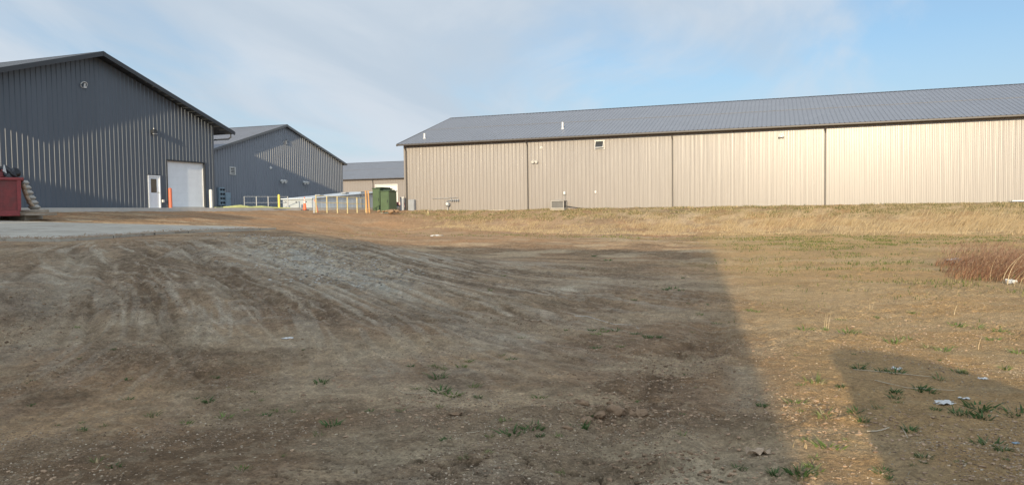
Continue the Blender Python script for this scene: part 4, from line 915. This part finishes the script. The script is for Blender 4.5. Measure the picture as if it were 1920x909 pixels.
# ------------------------------------------------------------------ grass, weeds
def blades(name,pos,h,w,lean,col,curve=.5,seg=3,rootdark=.0,obj=True,mt='blade'):
    N=len(pos);az=RNG.random(N)*2*math.pi;side=np.stack([np.cos(az),np.sin(az),np.zeros(N)],1)
    V=np.zeros((N,seg*2+1,3));C_=np.zeros((N,seg*2+1,3))
    for k in range(seg+1):
        t=k/seg;cp=pos+np.array([0,0,1])*(h*t*(1-.25*curve*t))[:,None]+lean*(h*(t**1.7))[:,None]
        if k<seg:
            ww=(w*(1-t*.75))[:,None]*.5;V[:,2*k]=cp-side*ww;V[:,2*k+1]=cp+side*ww;C_[:,2*k]=C_[:,2*k+1]=col*(1-rootdark*(1-t))
        else: V[:,2*k]=cp;C_[:,2*k]=col
    base=np.arange(N)[:,None]*(seg*2+1);T=[]
    for k in range(seg-1): T+=[[2*k,2*k+1,2*k+3],[2*k,2*k+3,2*k+2]]
    T+=[[2*seg-2,2*seg-1,2*seg]]
    T=np.array(T);F3=(base[:,:,None]*0+T[None]+base[:,:,None]).reshape(-1,3)
    return npmesh(name,V.reshape(-1,3),F3,M[mt],C_.reshape(-1,3),False,True)
def scat(n,x0,x1,y0,y1,dens):
    x=RNG.uniform(x0,x1,n);y=RNG.uniform(y0,y1,n);k=RNG.random(n)<dens(x,y);return x[k],y[k]
def pick(cols,n,var=.15):
    c=np.array(cols)[RNG.integers(0,len(cols),n)];return c*(1+var*(RNG.random((n,1))*2-1))
STR=[(.54,.42,.25),(.60,.48,.30),(.44,.33,.19),(.56,.43,.26)]
GRN=[(.10,.14,.035),(.13,.16,.04),(.075,.11,.03),(.17,.17,.06)]
# tall dry grass on the bank
def dtall(x,y):
    lim=sstep(-26,-20,x);c=vnoise(x*1.4,y*.9,40)*.6+vnoise(x*.45,y*.4,41)*.6
    base=sstep(.42,.75,c);right=sstep(-4,12,x)
    mid=47.9+.9*fbm(x*.2,y*0,2,43)
    band=np.exp(-((y-mid)/(1.1+.9*right))**2)
    cl2=sstep(.52,.66,vnoise(x*1.1+3,y*1.3,48));return lim*(band*(base*(.10+.62*right)+.16*right)+.55*cl2*np.exp(-((y-mid-.3)/1.6)**2))
x,y=scat(150000,-27,42,44.5,52.0,dtall);n=len(x);z=H(x,y,False)-.02
cl=vnoise(x*2.3,y*2.3,44);hh=(.15+.66*cl**2.0+.15*RNG.random(n))*(.62+.38*sstep(-14,4,x))
ln=np.stack([.35+.35*RNG.random(n),-.1+.35*(RNG.random(n)-.5),-.12+0*x],1)
blades('tall_dry_grass',np.stack([x,y,z],1),hh,np.full(n,.016),ln,pick(STR,n))['kind']='stuff'
# matted straw at the toe
x,y=scat(60000,-25,42,43.6,49,lambda x,y:sstep(-25,-17,x)*np.exp(-((y-46.3)/1.6)**2)*sstep(.35,.6,fbm(x*.8,y*1.2,3,45)));n=len(x);z=H(x,y,False)
blades('matted_straw',np.stack([x,y,z],1),.10+.16*RNG.random(n),np.full(n,.02),np.stack([1.2*RNG.random(n)-.1,.8*(RNG.random(n)-.5),-.35+0*x],1),pick(STR,n))['kind']='stuff'
# short turf on bank top
def dturf(x,y): return sstep(-27.5,-26,x)*sstep(49.4,51.8,y+1.2*(fbm(x*.5,y*.5,2,46)-.5))*(.06+sstep(.47,.58,fbm(x*1.4,y*1.8,4,47)))*(y<54.15)
x,y=scat(200000,-27.5,44,48.5,54.2,dturf);n=len(x);z=H(x,y,False)-.01
blades('bank_turf',np.stack([x,y,z],1),.06+.13*RNG.random(n),np.full(n,.022),np.stack([.5*(RNG.random(n)-.3),.6*(RNG.random(n)-.5),0*x],1),pick(GRN[:3]+STR+[(.24,.20,.10),(.34,.27,.15),(.30,.23,.12)],n),seg=2)['kind']='stuff'
# thin turf in the hollow and in the right-hand field
def dhol(x,y):
    xc=x*r0[0]+y*r0[1];zc=x*f0[0]+y*f0[1];c=fbm(x*.9+9,y*.9,4,24)
    right=sstep(.0,5,xc-.24*zc)*sstep(8,15,zc)*sstep(46,40,y);hol=np.exp(-((y-41)/3.6)**2)*sstep(-27,-20,x)
    return np.clip(sstep(.51,.62,c)*right*.9+sstep(.50,.66,fbm(x*.8,y*1.6,4,25))*hol*.28+.02*right,0,1)
x,y=scat(330000,-27,40,6,46.5,dhol);n=len(x);r=np.hypot(x,y);z=H(x,y)-.008
blades('thin_turf',np.stack([x,y,z],1),.035+.07*RNG.random(n),.006+.0007*r,np.stack([.9*(RNG.random(n)-.4),.9*(RNG.random(n)-.5),0*x],1),pick(GRN+[(.24,.22,.08),(.36,.29,.15)],n),seg=2)['kind']='stuff'
# straw flecks and small stems lying over the whole bare ground
def flat_bits(name,n,zlo,zhi,L,w,cols,fn=None):
    zc=np.exp(RNG.uniform(math.log(zlo),math.log(zhi),n));xc=RNG.uniform(-.85,.85,n)*zc
    x=xc*r0[0]+zc*f0[0];y=xc*r0[1]+zc*f0[1]
    k=(~inside(x,y,PAD))&(y<46)&(x>-33)
    if fn is not None: k&=RNG.random(n)<fn(x,y,xc,zc)
    x,y,zc=x[k],y[k],zc[k];n=len(x);z=H(x,y)+.004
    a=RNG.random(n)*math.pi*2
    return blades(name,np.stack([x,y,z],1),L*(.4+RNG.random(n)),w*(.7+.06*zc),np.stack([np.cos(a),np.sin(a),-.78+.1*RNG.random(n)],1),pick(cols,n,.25),seg=2)
flat_bits('straw_litter',16000,3,34,.06,.005,[(.40,.33,.22),(.32,.26,.17),(.46,.40,.29),(.20,.15,.10)],lambda x,y,xc,zc:.1+.5*sstep(-1,5,xc-.1*zc)*sstep(.42,.6,fbm(x*.9,y*.9,3,97)))['kind']='stuff'
# pebbles and clods
def pebbles(name,n,zlo,zhi,smin,smax,cols,fn,mt='stone',flat=.55):
    zc=np.exp(RNG.uniform(math.log(zlo),math.log(zhi),n));xc=RNG.uniform(-.85,.85,n)*zc
    x=xc*r0[0]+zc*f0[0];y=xc*r0[1]+zc*f0[1];k=(RNG.random(n)<fn(x,y,xc,zc))&(~inside(x,y,PAD))&(y<46);x,y,zc=x[k],y[k],zc[k];n=len(x)
    z=H(x,y);s=smin+(smax-smin)*RNG.random(n)**3
    ico=np.array([(0,0,1),(.894,0,.447),(.276,.851,.447),(-.724,.526,.447),(-.724,-.526,.447),(.276,-.851,.447),(.724,.526,-.447),(-.276,.851,-.447),(-.894,0,-.447),(-.276,-.851,-.447),(.724,-.526,-.447),(0,0,-1)])
    fi=np.array([(0,1,2),(0,2,3),(0,3,4),(0,4,5),(0,5,1),(1,6,2),(2,7,3),(3,8,4),(4,9,5),(5,10,1),(2,6,7),(3,7,8),(4,8,9),(5,9,10),(1,10,6),(11,7,6),(11,8,7),(11,9,8),(11,10,9),(11,6,10)])
    V=ico[None]*(1+.35*(RNG.random((n,12,1))-.5));V=V*s[:,None,None]*np.stack([1+.6*RNG.random(n),.7+.4*RNG.random(n),np.full(n,flat)],1)[:,None,:]
    a=RNG.random(n)*6.28;ca_,sa_=np.cos(a)[:,None],np.sin(a)[:,None];V=np.stack([V[:,:,0]*ca_-V[:,:,1]*sa_,V[:,:,0]*sa_+V[:,:,1]*ca_,V[:,:,2]],2)
    V+=np.stack([x,y,z+s*.15],1)[:,None,:];F3=(fi[None]+np.arange(n)[:,None,None]*12).reshape(-1,3);c=np.repeat(pick(cols,n,.2),12,0)
    return npmesh(name,V.reshape(-1,3),F3,M[mt],c,False,True)
pebbles('gravel',60000,3,30,.003,.010,[(.32,.24,.16),(.26,.19,.12),(.38,.31,.22),(.22,.155,.10)],lambda x,y,xc,zc:.06+.5*sstep(.46,.62,fbm(x*.8,y*.8,3,50)))['kind']='stuff'
pebbles('gravel',30000,12,30,.010,.032,[(.36,.32,.26),(.28,.25,.21),(.44,.41,.36),(.18,.16,.13)],lambda x,y,xc,zc:np.exp(-(seg_d(x,y,GRAV)/1.0)**2)+.6*np.exp(-(seg_d(x,y,trk([(540,560),(700,590),(800,600)]))/.5)**2))['kind']='stuff'
dkf=lambda x,y,xc,zc:np.clip(softlines(x,y,DARK,fbm(x*1.3,y*1.3,3,5)),0,1)*(.3+.7*sstep(.4,.6,fbm(x*3,y*3,2,53)))
pebbles('soil_clods',90000,3,26,.005,.020,[(.23,.155,.095),(.28,.19,.12),(.17,.115,.072)],dkf,flat=.7)['kind']='stuff'
pebbles('soil_clods',40000,3,26,.004,.018,[(.30,.20,.125),(.36,.25,.16)],lambda x,y,xc,zc:sstep(.45,.65,fbm(x*.7+5,y*.7,3,52))*.8,flat=.5)['kind']='stuff'
n=5000;t=RNG.random(n);a=RNG.integers(0,9,n);px_=np.array([p[0] for p in PAD]);py_=np.array([p[1] for p in PAD]);x=px_[a]*(1-t)+px_[a+1]*t;y=py_[a]*(1-t)+py_[a+1]*t;o_=RNG.exponential(.35,n)-.15;x=x-SDW[0]*o_;y=y-SDW[1]*o_
ins=inside(x,y,PAD);x,y=x[ins],y[ins];n=len(x);z=padz(x,y)+.055;s_=.008+.03*RNG.random(n)**3
tet=np.array([(-1,-.6,0),(1,-.5,0),(.1,1,0),(0,0,.8)]);V=tet[None]*s_[:,None,None]+np.stack([x,y,z],1)[:,None];F3=(np.array([(0,1,3),(1,2,3),(2,0,3)])[None]+np.arange(n)[:,None,None]*4).reshape(-1,3)
npmesh('soil_crumbs',V.reshape(-1,3),F3,M['stone'],np.repeat(pick([(.30,.22,.15),(.24,.17,.11)],n),4,0),False,True)['kind']='stuff'
pebbles('soil_crumbs',110000,3,13,.002,.009,[(.22,.155,.10),(.16,.11,.07),(.40,.32,.23),(.30,.22,.15)],lambda x,y,xc,zc:.05+.95*sstep(.46,.60,fbm(x*1.1,y*1.1,3,91)),flat=.7)['kind']='stuff'
# individual weed tufts
TUF=[(404,703,1,0),(604,714,1.4,0),(350,788,1,1),(420,779,1.5,1),(497,775,.9,0),(512,768,.8,1),(548,768,1,1),(620,798,1.3,0),(600,815,.9,2),(457,884,1.1,1),(282,776,1.3,2),(243,744,.8,0),(240,711,.7,0),(55,712,.9,0),(60,755,.6,0),(390,750,1.2,0),(372,745,.7,0),(155,803,.7,0),(178,870,.9,2),(218,878,1.,0),
 (770,686,1,0),(823,707,1.7,0),(827,733,2.0,0),(848,738,1.8,1),(878,675,1.2,1),(868,687,1,1),(818,688,.9,2),(835,690,.8,2),(886,722,1.2,2),(779,727,.9,1),(896,741,1,0),(692,769,.7,0),(958,672,1.1,0),(940,665,.9,2),(1010,743,1.1,1),(948,790,1,1),(958,812,2.1,0),(998,803,1.6,0),(1012,815,.9,0),(839,828,.8,0),(830,831,.7,0),(1044,815,.8,1),(1088,787,1.7,0),(918,858,.9,1),(824,760,.8,1),(870,867,.8,2),
 (1063,618,.9,0),(1110,618,.9,0),(1120,625,1.2,1),(1155,617,1.4,0),(1132,620,1.2,1),(1190,625,1.1,0),(1214,634,1.3,0),(1240,634,1.2,0),(1260,545,1.2,0),(1247,548,1,0),(1188,562,1,0),(1140,489,1.1,0),(1115,480,1.,0),(1275,548,1,0),(1310,590,1,1),(1163,650,.9,1),(1117,652,1,0),(1325,572,.7,0),(1345,600,.9,1),
 (1400,582,1.5,1),(1420,585,1.2,1),(1510,620,1.8,1),(1545,622,1.,1),(1590,632,1.8,1),(1604,628,1.3,1),(1680,645,1.8,1),(1700,640,1.3,1),(1830,620,2,1),(1795,615,1.8,1),(1870,625,1.6,1),(1740,655,1.4,2),(1770,662,1.6,1),(1905,665,1.8,1),(1885,695,1.6,1),(1610,697,1.7,0),(1655,704,1.2,0),(1680,706,1.8,0),(1725,738,1.8,0),(1740,742,1.4,0),(1800,700,1.2,1),(1806,703,1.1,0),(1765,718,1.3,2),(1675,742,1.3,0),(1490,757,1.8,1),(1502,772,1,1),(1530,725,1.9,2),(1550,785,1.8,2),(1575,733,1.1,0),(1552,842,1.8,1),(1515,830,.9,1),(1585,830,.7,1),(1527,858,.8,1),(1502,890,2.4,0),(1525,880,1.4,1),(1453,888,1.4,0),(1384,872,.9,0),(1430,760,1.1,0),(1615,793,1.6,0),(1604,775,1.3,0),(1705,808,1.4,0),(1800,778,2.1,0),(1838,770,2.2,0),(1843,785,1.8,0),(1905,780,2.3,0),(1860,640,1.6,1),(1730,860,1.2,0),(1653,884,1.3,0),(1670,895,.9,0),(1850,832,1.6,0),(1880,848,1.2,0),(1755,770,1.1,0),(1680,750,1.,0),(1648,768,1.,2),(1578,600,1.1,1),(1640,597,1.,1),(1710,590,1.,1)]
def tuft_mesh(seed,kind):
    rg=np.random.default_rng(seed);n={0:46,1:40,2:30}[kind]-3*(seed%5);a=rg.random(n)*6.28;cl_=rg.integers(0,3,n)*(seed%3>0);rr=rg.random(n)**.6*.05;pos=np.stack([rr*np.cos(a)+.016*(cl_==1)-.016*(cl_==2),rr*np.sin(a)+.015*(cl_==2),-.01+0*rr],1)
    h=(.022+.055*rg.random(n)**1.5)*(1.4 if kind==2 else 1);ln=np.stack([np.cos(a)*(.4+rg.random(n)),np.sin(a)*(.4+rg.random(n)),-.1+0*a],1)*.8
    cols={0:[(.085,.145,.05),(.11,.17,.06),(.07,.12,.04),(.17,.18,.09)],1:[(.15,.21,.06),(.19,.24,.08),(.12,.17,.05),(.30,.26,.14)],2:[(.20,.21,.09),(.30,.26,.15),(.16,.18,.07)]}[kind]
    o=blades('weed_tuft',pos,h,.009+.007*rg.random(n),ln,pick(cols,n));me=o.data;bpy.data.objects.remove(o);return me
_r2=random.Random(77)
for k in range(60):
    px=_r2.choice([_r2.uniform(40,1000),_r2.uniform(900,1380),_r2.uniform(1400,1900)]);py=_r2.uniform(600 if px<900 else 500,890);TUF.append((px,py,_r2.uniform(.35,.8),_r2.choice([0,1,2])))
TM={k:[tuft_mesh(60+10*k+i,k) for i in range(5)] for k in(0,1,2)}
KN={0:'dark green',1:'bright green',2:'straw tinged'}
seen={}
def where(px,py):
    c=['at the far left','left of centre','in the middle','right of centre','right of the sunlit strip','toward the right edge'][min(5,int(px/320))] if py>400 else ''
    r=['in the distance','in the middle distance','in the near ground','in the foreground','along the bottom edge'][min(4,max(0,int((py-520)/85)))]
    return r,c
for i,(px,py,s,kd) in enumerate(TUF):
    q=gpz(px,min(py,905));Z=np.dot(q-CC,fw)
    o=bpy.data.objects.new('weed_tuft',TM[kd][i%5]);COL.objects.link(o);o.location=q
    k=s*(.42+.038*Z)*(.85+.3*((i*37)%10)/10);o.scale=(k*1.25,k*1.25,k*.9);o.rotation_euler=(0,0,i*2.4)
    r_,c_=where(px,py);sz='tiny' if s<.9 else 'small' if s<1.3 else 'medium' if s<1.8 else 'large'
    tag(o,f'{sz} {KN[kd]} weed tuft {r_} {c_}','weed','weed tufts on the bare ground')
# rust brown brush at the right
bc=gpz(1905,520);n0=5200
ctr=[gpz(1830,498),gpz(1870,510),gpz(1915,520),gpz(1955,525),gpz(1990,515),gpz(1900,492),gpz(1950,490)]
pos=[]
for k,c_ in enumerate(ctr):
    m=n0//len(ctr);a=RNG.random(m)*6.28;rr=RNG.random(m)**.5*[.7,.9,1.1,1.2,1.3,1.1,1.3][k];pos.append(np.stack([c_[0]+rr*np.cos(a)*1.4,c_[1]+rr*np.sin(a)*.9],1))
pos=np.vstack(pos);z=H(pos[:,0],pos[:,1],False);n=len(pos)
bl=blades('dry_bush',np.column_stack([pos,z])-np.array([bc[0],bc[1],bc[2]]),.22+.5*RNG.random(n)*sstep(bc[0]-2.6,bc[0]+.5,pos[:,0]),np.full(n,.010),np.column_stack([.25+1.3*RNG.random(n)-.35,1.3*(RNG.random(n)-.5),-.3+0*z]),pick([(.32,.16,.09),(.38,.21,.12),(.22,.11,.065),(.42,.28,.16),(.16,.085,.055)],n),seg=3)
bl.location=bc;tag(bl,'rust brown dry brush leaning at the right edge of the field','bush')
# seed-head stems: fine twigs filling the brush top
n=2600;k=RNG.integers(0,len(pos),n);pp_=np.column_stack([pos[k],z[k]+.25+.3*RNG.random(n)])-bc
mb2=blades('twigs',pp_,.08+.15*RNG.random(n),np.full(n,.012),np.column_stack([1.6*(RNG.random(n)-.3),1.6*(RNG.random(n)-.5),-.3+0*pp_[:,0]]),pick([(.28,.17,.11),(.36,.24,.15),(.22,.13,.09)],n),seg=2);mb2.parent=bl
n=26;x_=RNG.random(n);pp_=np.array([gpz(1850+90*t,525+22*t) for t in x_])-bc
mb2=blades('long_stems',pp_,.35+.7*RNG.random(n),np.full(n,.013),np.column_stack([.2+.8*RNG.random(n),.8*(RNG.random(n)-.5),-.15+0*x_]),pick(STR,n),seg=5);mb2.parent=bl
# ------------------------------------------------------------------ litter
def crumple(px,py,s,m,label,cat,name='paper_scrap',seed=0,flat=.25,asp=1.6,rz=0):
    q=gpz(px,py);rg=np.random.default_rng(seed+5);mb=MB();n=7;vs=[]
    for i in range(n):
        for j in range(n):
            u,v=i/(n-1)-.5,j/(n-1)-.5;e_=.18*(rg.random()-.5);vs.append(((u+e_*.4)*s*asp,(v+e_*.6)*s,s*flat*(rg.random()**1.5)+.004))
    fs=[(i*n+j,(i+1)*n+j,(i+1)*n+j+1,i*n+j+1) for i in range(n-1) for j in range(n-1) if not((i in(0,n-2)) and rg.random()<.35)]
    mb.add(vs,fs);o=mb.build(name,m);o.modifiers.new('t','SOLIDIFY').thickness=.002
    o.location=q;o.rotation_euler=(0,0,HA+rz);tag(o,label,cat);return o
crumple(1770,761,.085,M['paper'],'torn white paper scrap in the car-shaped shadow, left of another','paper',seed=1,asp=1.9)
crumple(1808,754,.05,M['paper'],'small white paper scrap just right of the torn one','paper',seed=2)
crumple(538,633,.07,M['paper'],'white scrap on pale patch of the slope','paper',seed=3,asp=2.)
crumple(1681,699,.06,M['paper'],'crumpled pale scrap among weeds in the right-hand shadow','paper',seed=4,flat=.6)
crumple(1843,717,.05,M['paper'],'tiny white scrap at the right rim of the car-shaped shadow','paper',seed=6)
crumple(1905,862-30,.03,M['teal'],'tiny bluish scrap near the bottom right corner','scrap',seed=7)
crumple(1895,533,.12,M['paper'],'crumpled white plastic bag at the foot of the rust brown brush','plastic bag','plastic_bag',seed=8,flat=.8)
crumple(818,443,.42,M['paper'],'long white plastic sheet lying in the hollow before the bank','plastic sheet','plastic_sheet',seed=9,flat=.2,asp=2.1,rz=-.3)
crumple(1420,846,.085,M['tanplank'],'curled brown leaf-like scrap at the sunlit strip edge','scrap',seed=10,asp=1.8,flat=.5)
crumple(853,774,.07,M['clay'],'flat pale clay flake lying on the shaded soil','clay flake',name='clay_flake',seed=11)
q=gpz(1787,493);e=empty('gutter_piece',q+[0,0,.06],HA+.75,'short grey metal gutter length beside the rust brown brush','gutter piece')
mb=MB()
for c_,d_ in(((0,0,.05),(.95,.16,.012)),((0,-.08,0),(.95,.012,.10)),((0,.08,0),(.95,.012,.10))): mb.box(c_,d_)
mb.build('channel',M['galv'],e)
def stem(pts,r,label,cat='stick',name='stick',m=None):
    Q=[gpz(*p_) for p_ in pts];o=MB();r*=.6;o.tube([q+[0,0,r*1.3+.004] for q in Q],[r*(1-.4*i/len(Q)) for i in range(len(Q))],6);o=o.build(name,m or M['stick']);tag(o,label,cat);return o
stem([(1626,816),(1642,813),(1655,812),(1667,808)],.009,'pale dry stick in the car-shaped shadow, left one of two')
stem([(1690,803),(1696,812),(1702,824)],.006,'thin dry stick right of the pale stick')
stem([(745,728),(757,736),(780,738),(810,739)],.005,'long thin dry stem on the shaded soil left of centre')
stem([(1600,700),(1640,704),(1700,712),(1750,716)],.006,'long dry stem crossing the car-shaped shadow')
stem([(1078,588),(1100,588),(1150,595),(1185,602),(1198,615)],.006,'long pale cord curving over the soil right of centre','cord','cord',M['paper'])
stem([(1640,725),(1700,737),(1790,741)],.006,'dry stem lying among the weeds in the shadow')
stem([(874,812),(890,811),(900,809)],.004,'short pale stem left of the large weed')
# upright straw stalks
for k,(px,py,hh_) in enumerate(((178,870,.07),(1552,620,.42),(1640,585,.28),(1785,596,.34),(1845,660,.30),(1493,838,.07))):
    q=gpz(px,py);pn=3;hh_*=.6;o=blades('dry_stalk',np.column_stack([RNG.normal(0,.03,pn),RNG.normal(0,.03,pn),np.zeros(pn)]),np.full(pn,hh_),np.full(pn,.009),np.column_stack([.3*RNG.random(pn),.1*RNG.random(pn),0*np.arange(pn)]),pick(STR,pn),seg=3);o.location=q;r_,c_=where(px,py)
    tag(o,['short bleached dry stalks in the shaded foreground at the left','tall dry stalks left of the others, behind the sunlit strip','dry stalks in the sunny field just above the car-shaped shadow','dry stalks in the sunny field below the white litter','dry stalks in the sunny field near the right edge','tiny upright dry stalk beside a clod in the bottom strip'][k],'dry stalks')
# clay clods (a low heap by the rut)
for k,(px,py,s) in enumerate(((1092,754,.09),(1125,768,.085),(1155,766,.12),(1185,764,.07),(1203,764,.09),(1100,777,.08),(1063,797,.055),(1345,850,.03),(1145,748,.05))):
    q=gpz(px,py);o=lumpy('clay_clod',M['clay'],None,(0,0,0),(s*.7,s*.5,s*.36),k+30,12,.6);o.location=q+[0,0,s*.1];o.rotation_euler=(0,0,HA+k)
    tag(o,['brown clay clod at the upper left of the heap by the rut','low clay clod second from the left in the heap','largest clay clod in the heap by the rut','small clay clod right of the largest one','rightmost clay clod of the heap by the rut','flat clay clod at the front left of the heap','lone reddish clay clod left of the dark green weed','small clod near the sunlit strip at the bottom','small clod behind the heap by the rut'][k],'clod','clay clods by the rut')
# ------------------------------------------------------------------ sky, sun, camera
EL=math.radians(12.3)
d=np.array([math.sin(SAZ)*math.cos(EL),math.cos(SAZ)*math.cos(EL),-math.sin(EL)])   # travel of light
import mathutils
su=bpy.data.lights.new('sun','SUN');su.energy=4.3;su.angle=math.radians(.53);su.color=(1.,.82,.56)
so=bpy.data.objects.new('sun',su);COL.objects.link(so);so.rotation_euler=mathutils.Vector(d).to_track_quat('-Z','Y').to_euler()
wd=bpy.data.worlds.new('World');SC.world=wd;wd.use_nodes=True;N=wd.node_tree.nodes;L=wd.node_tree.links;bg=N['Background']
sk=N.new('ShaderNodeTexSky');sk.sky_type='NISHITA';sk.sun_disc=False;sk.sun_elevation=EL
sd=-d;sk.sun_rotation=math.atan2(sd[0],sd[1]);sk.air_density=1.0;sk.dust_density=.4;sk.ozone_density=5.
bg.inputs['Strength'].default_value=.15
tc=N.new('ShaderNodeTexCoord');sp=N.new('ShaderNodeSeparateXYZ');L.new(tc.outputs['Generated'],sp.inputs[0])
mxz=N.new('ShaderNodeMath');mxz.operation='MAXIMUM';L.new(sp.outputs['Z'],mxz.inputs[0]);mxz.inputs[1].default_value=.0
ad=N.new('ShaderNodeMath');ad.operation='ADD';L.new(mxz.outputs[0],ad.inputs[0]);ad.inputs[1].default_value=.16
dv1=N.new('ShaderNodeMath');dv1.operation='DIVIDE';L.new(sp.outputs['X'],dv1.inputs[0]);L.new(ad.outputs[0],dv1.inputs[1])
dv2=N.new('ShaderNodeMath');dv2.operation='DIVIDE';L.new(sp.outputs['Y'],dv2.inputs[0]);L.new(ad.outputs[0],dv2.inputs[1])
cb=N.new('ShaderNodeCombineXYZ');L.new(dv1.outputs[0],cb.inputs[0]);L.new(dv2.outputs[0],cb.inputs[1])
def cloud(scale,rot,sc,lo,hi,mx,det=8,dist=.6,ofs=(0,0,0)):
    mp=N.new('ShaderNodeMapping');mp.inputs['Rotation'].default_value=(0,0,rot);mp.inputs['Scale'].default_value=sc;mp.inputs['Location'].default_value=ofs;L.new(cb.outputs[0],mp.inputs['Vector'])
    nz=N.new('ShaderNodeTexNoise');nz.inputs['Scale'].default_value=scale;nz.inputs['Detail'].default_value=det;nz.inputs['Roughness'].default_value=.55;nz.inputs['Distortion'].default_value=dist;L.new(mp.outputs[0],nz.inputs['Vector'])
    mr=N.new('ShaderNodeMapRange');mr.interpolation_type='SMOOTHSTEP';mr.inputs['From Min'].default_value=lo;mr.inputs['From Max'].default_value=hi;mr.inputs['To Max'].default_value=mx;L.new(nz.outputs['Fac'],mr.inputs['Value']);return mr.outputs[0]
c1=cloud(.50,-.35,(1,.42,1),.29,.58,.97,8,.6,(5.1,2.2,0));c2=cloud(1.1,-.35,(1,.50,1),.40,.64,.95,14,.7,(2,8,0))
hz=N.new('ShaderNodeMapRange');hz.inputs['From Min'].default_value=.0;hz.inputs['From Max'].default_value=.34;hz.inputs['To Min'].default_value=.96;hz.inputs['To Max'].default_value=.0;L.new(mxz.outputs[0],hz.inputs['Value'])
c1v=N.new('ShaderNodeMath');c1v.operation='MAXIMUM';L.new(c1,c1v.inputs[0]);c1v.inputs[1].default_value=.38
m0=N.new('ShaderNodeMath');m0.operation='MAXIMUM';L.new(c1v.outputs[0],m0.inputs[0]);L.new(hz.outputs[0],m0.inputs[1])
mixa=N.new('ShaderNodeMix');mixa.data_type='RGBA';L.new(m0.outputs[0],mixa.inputs['Factor']);tn=N.new('ShaderNodeVectorMath');tn.operation='MULTIPLY';L.new(sk.outputs[0],tn.inputs[0]);tn.inputs[1].default_value=(1.,.97,.84);L.new(tn.outputs[0],mixa.inputs['A']);mixa.inputs['B'].default_value=(2.75,3.2,3.7,1)
mix=N.new('ShaderNodeMix');mix.data_type='RGBA';L.new(c2,mix.inputs['Factor']);L.new(mixa.outputs['Result'],mix.inputs['A']);mix.inputs['B'].default_value=(3.35,3.7,4.1,1)
# thin cloud scatters light forward: the veil is brighter on the sun's side of the sky
dt=N.new('ShaderNodeVectorMath');dt.operation='DOT_PRODUCT';L.new(tc.outputs['Generated'],dt.inputs[0]);dt.inputs[1].default_value=tuple(sd)
gl=N.new('ShaderNodeMapRange');gl.inputs['From Min'].default_value=-.35;gl.inputs['From Max'].default_value=1.;gl.inputs['To Min'].default_value=1.;gl.inputs['To Max'].default_value=2.45;L.new(dt.outputs['Value'],gl.inputs['Value'])
sv=N.new('ShaderNodeVectorMath');sv.operation='SCALE';L.new(mix.outputs['Result'],sv.inputs[0]);L.new(gl.outputs[0],sv.inputs['Scale'])
L.new(sv.outputs[0],bg.inputs['Color'])
cam=bpy.data.cameras.new('camera');co=bpy.data.objects.new('camera',cam);COL.objects.link(co);SC.camera=co
cam.sensor_width=36;cam.lens=36*F/1920;cam.clip_end=9000;cam.clip_start=.05
mw=mathutils.Matrix(((rv[0],uv[0],-fw[0],CC[0]),(rv[1],uv[1],-fw[1],CC[1]),(rv[2],uv[2],-fw[2],CC[2]),(0,0,0,1)));co.matrix_world=mw
SC.view_settings.view_transform='Standard';SC.view_settings.look='None';SC.view_settings.gamma=1;SC.view_settings.exposure=.40;SC.view_settings.use_curve_mapping=False
SC.cycles.max_bounces=6
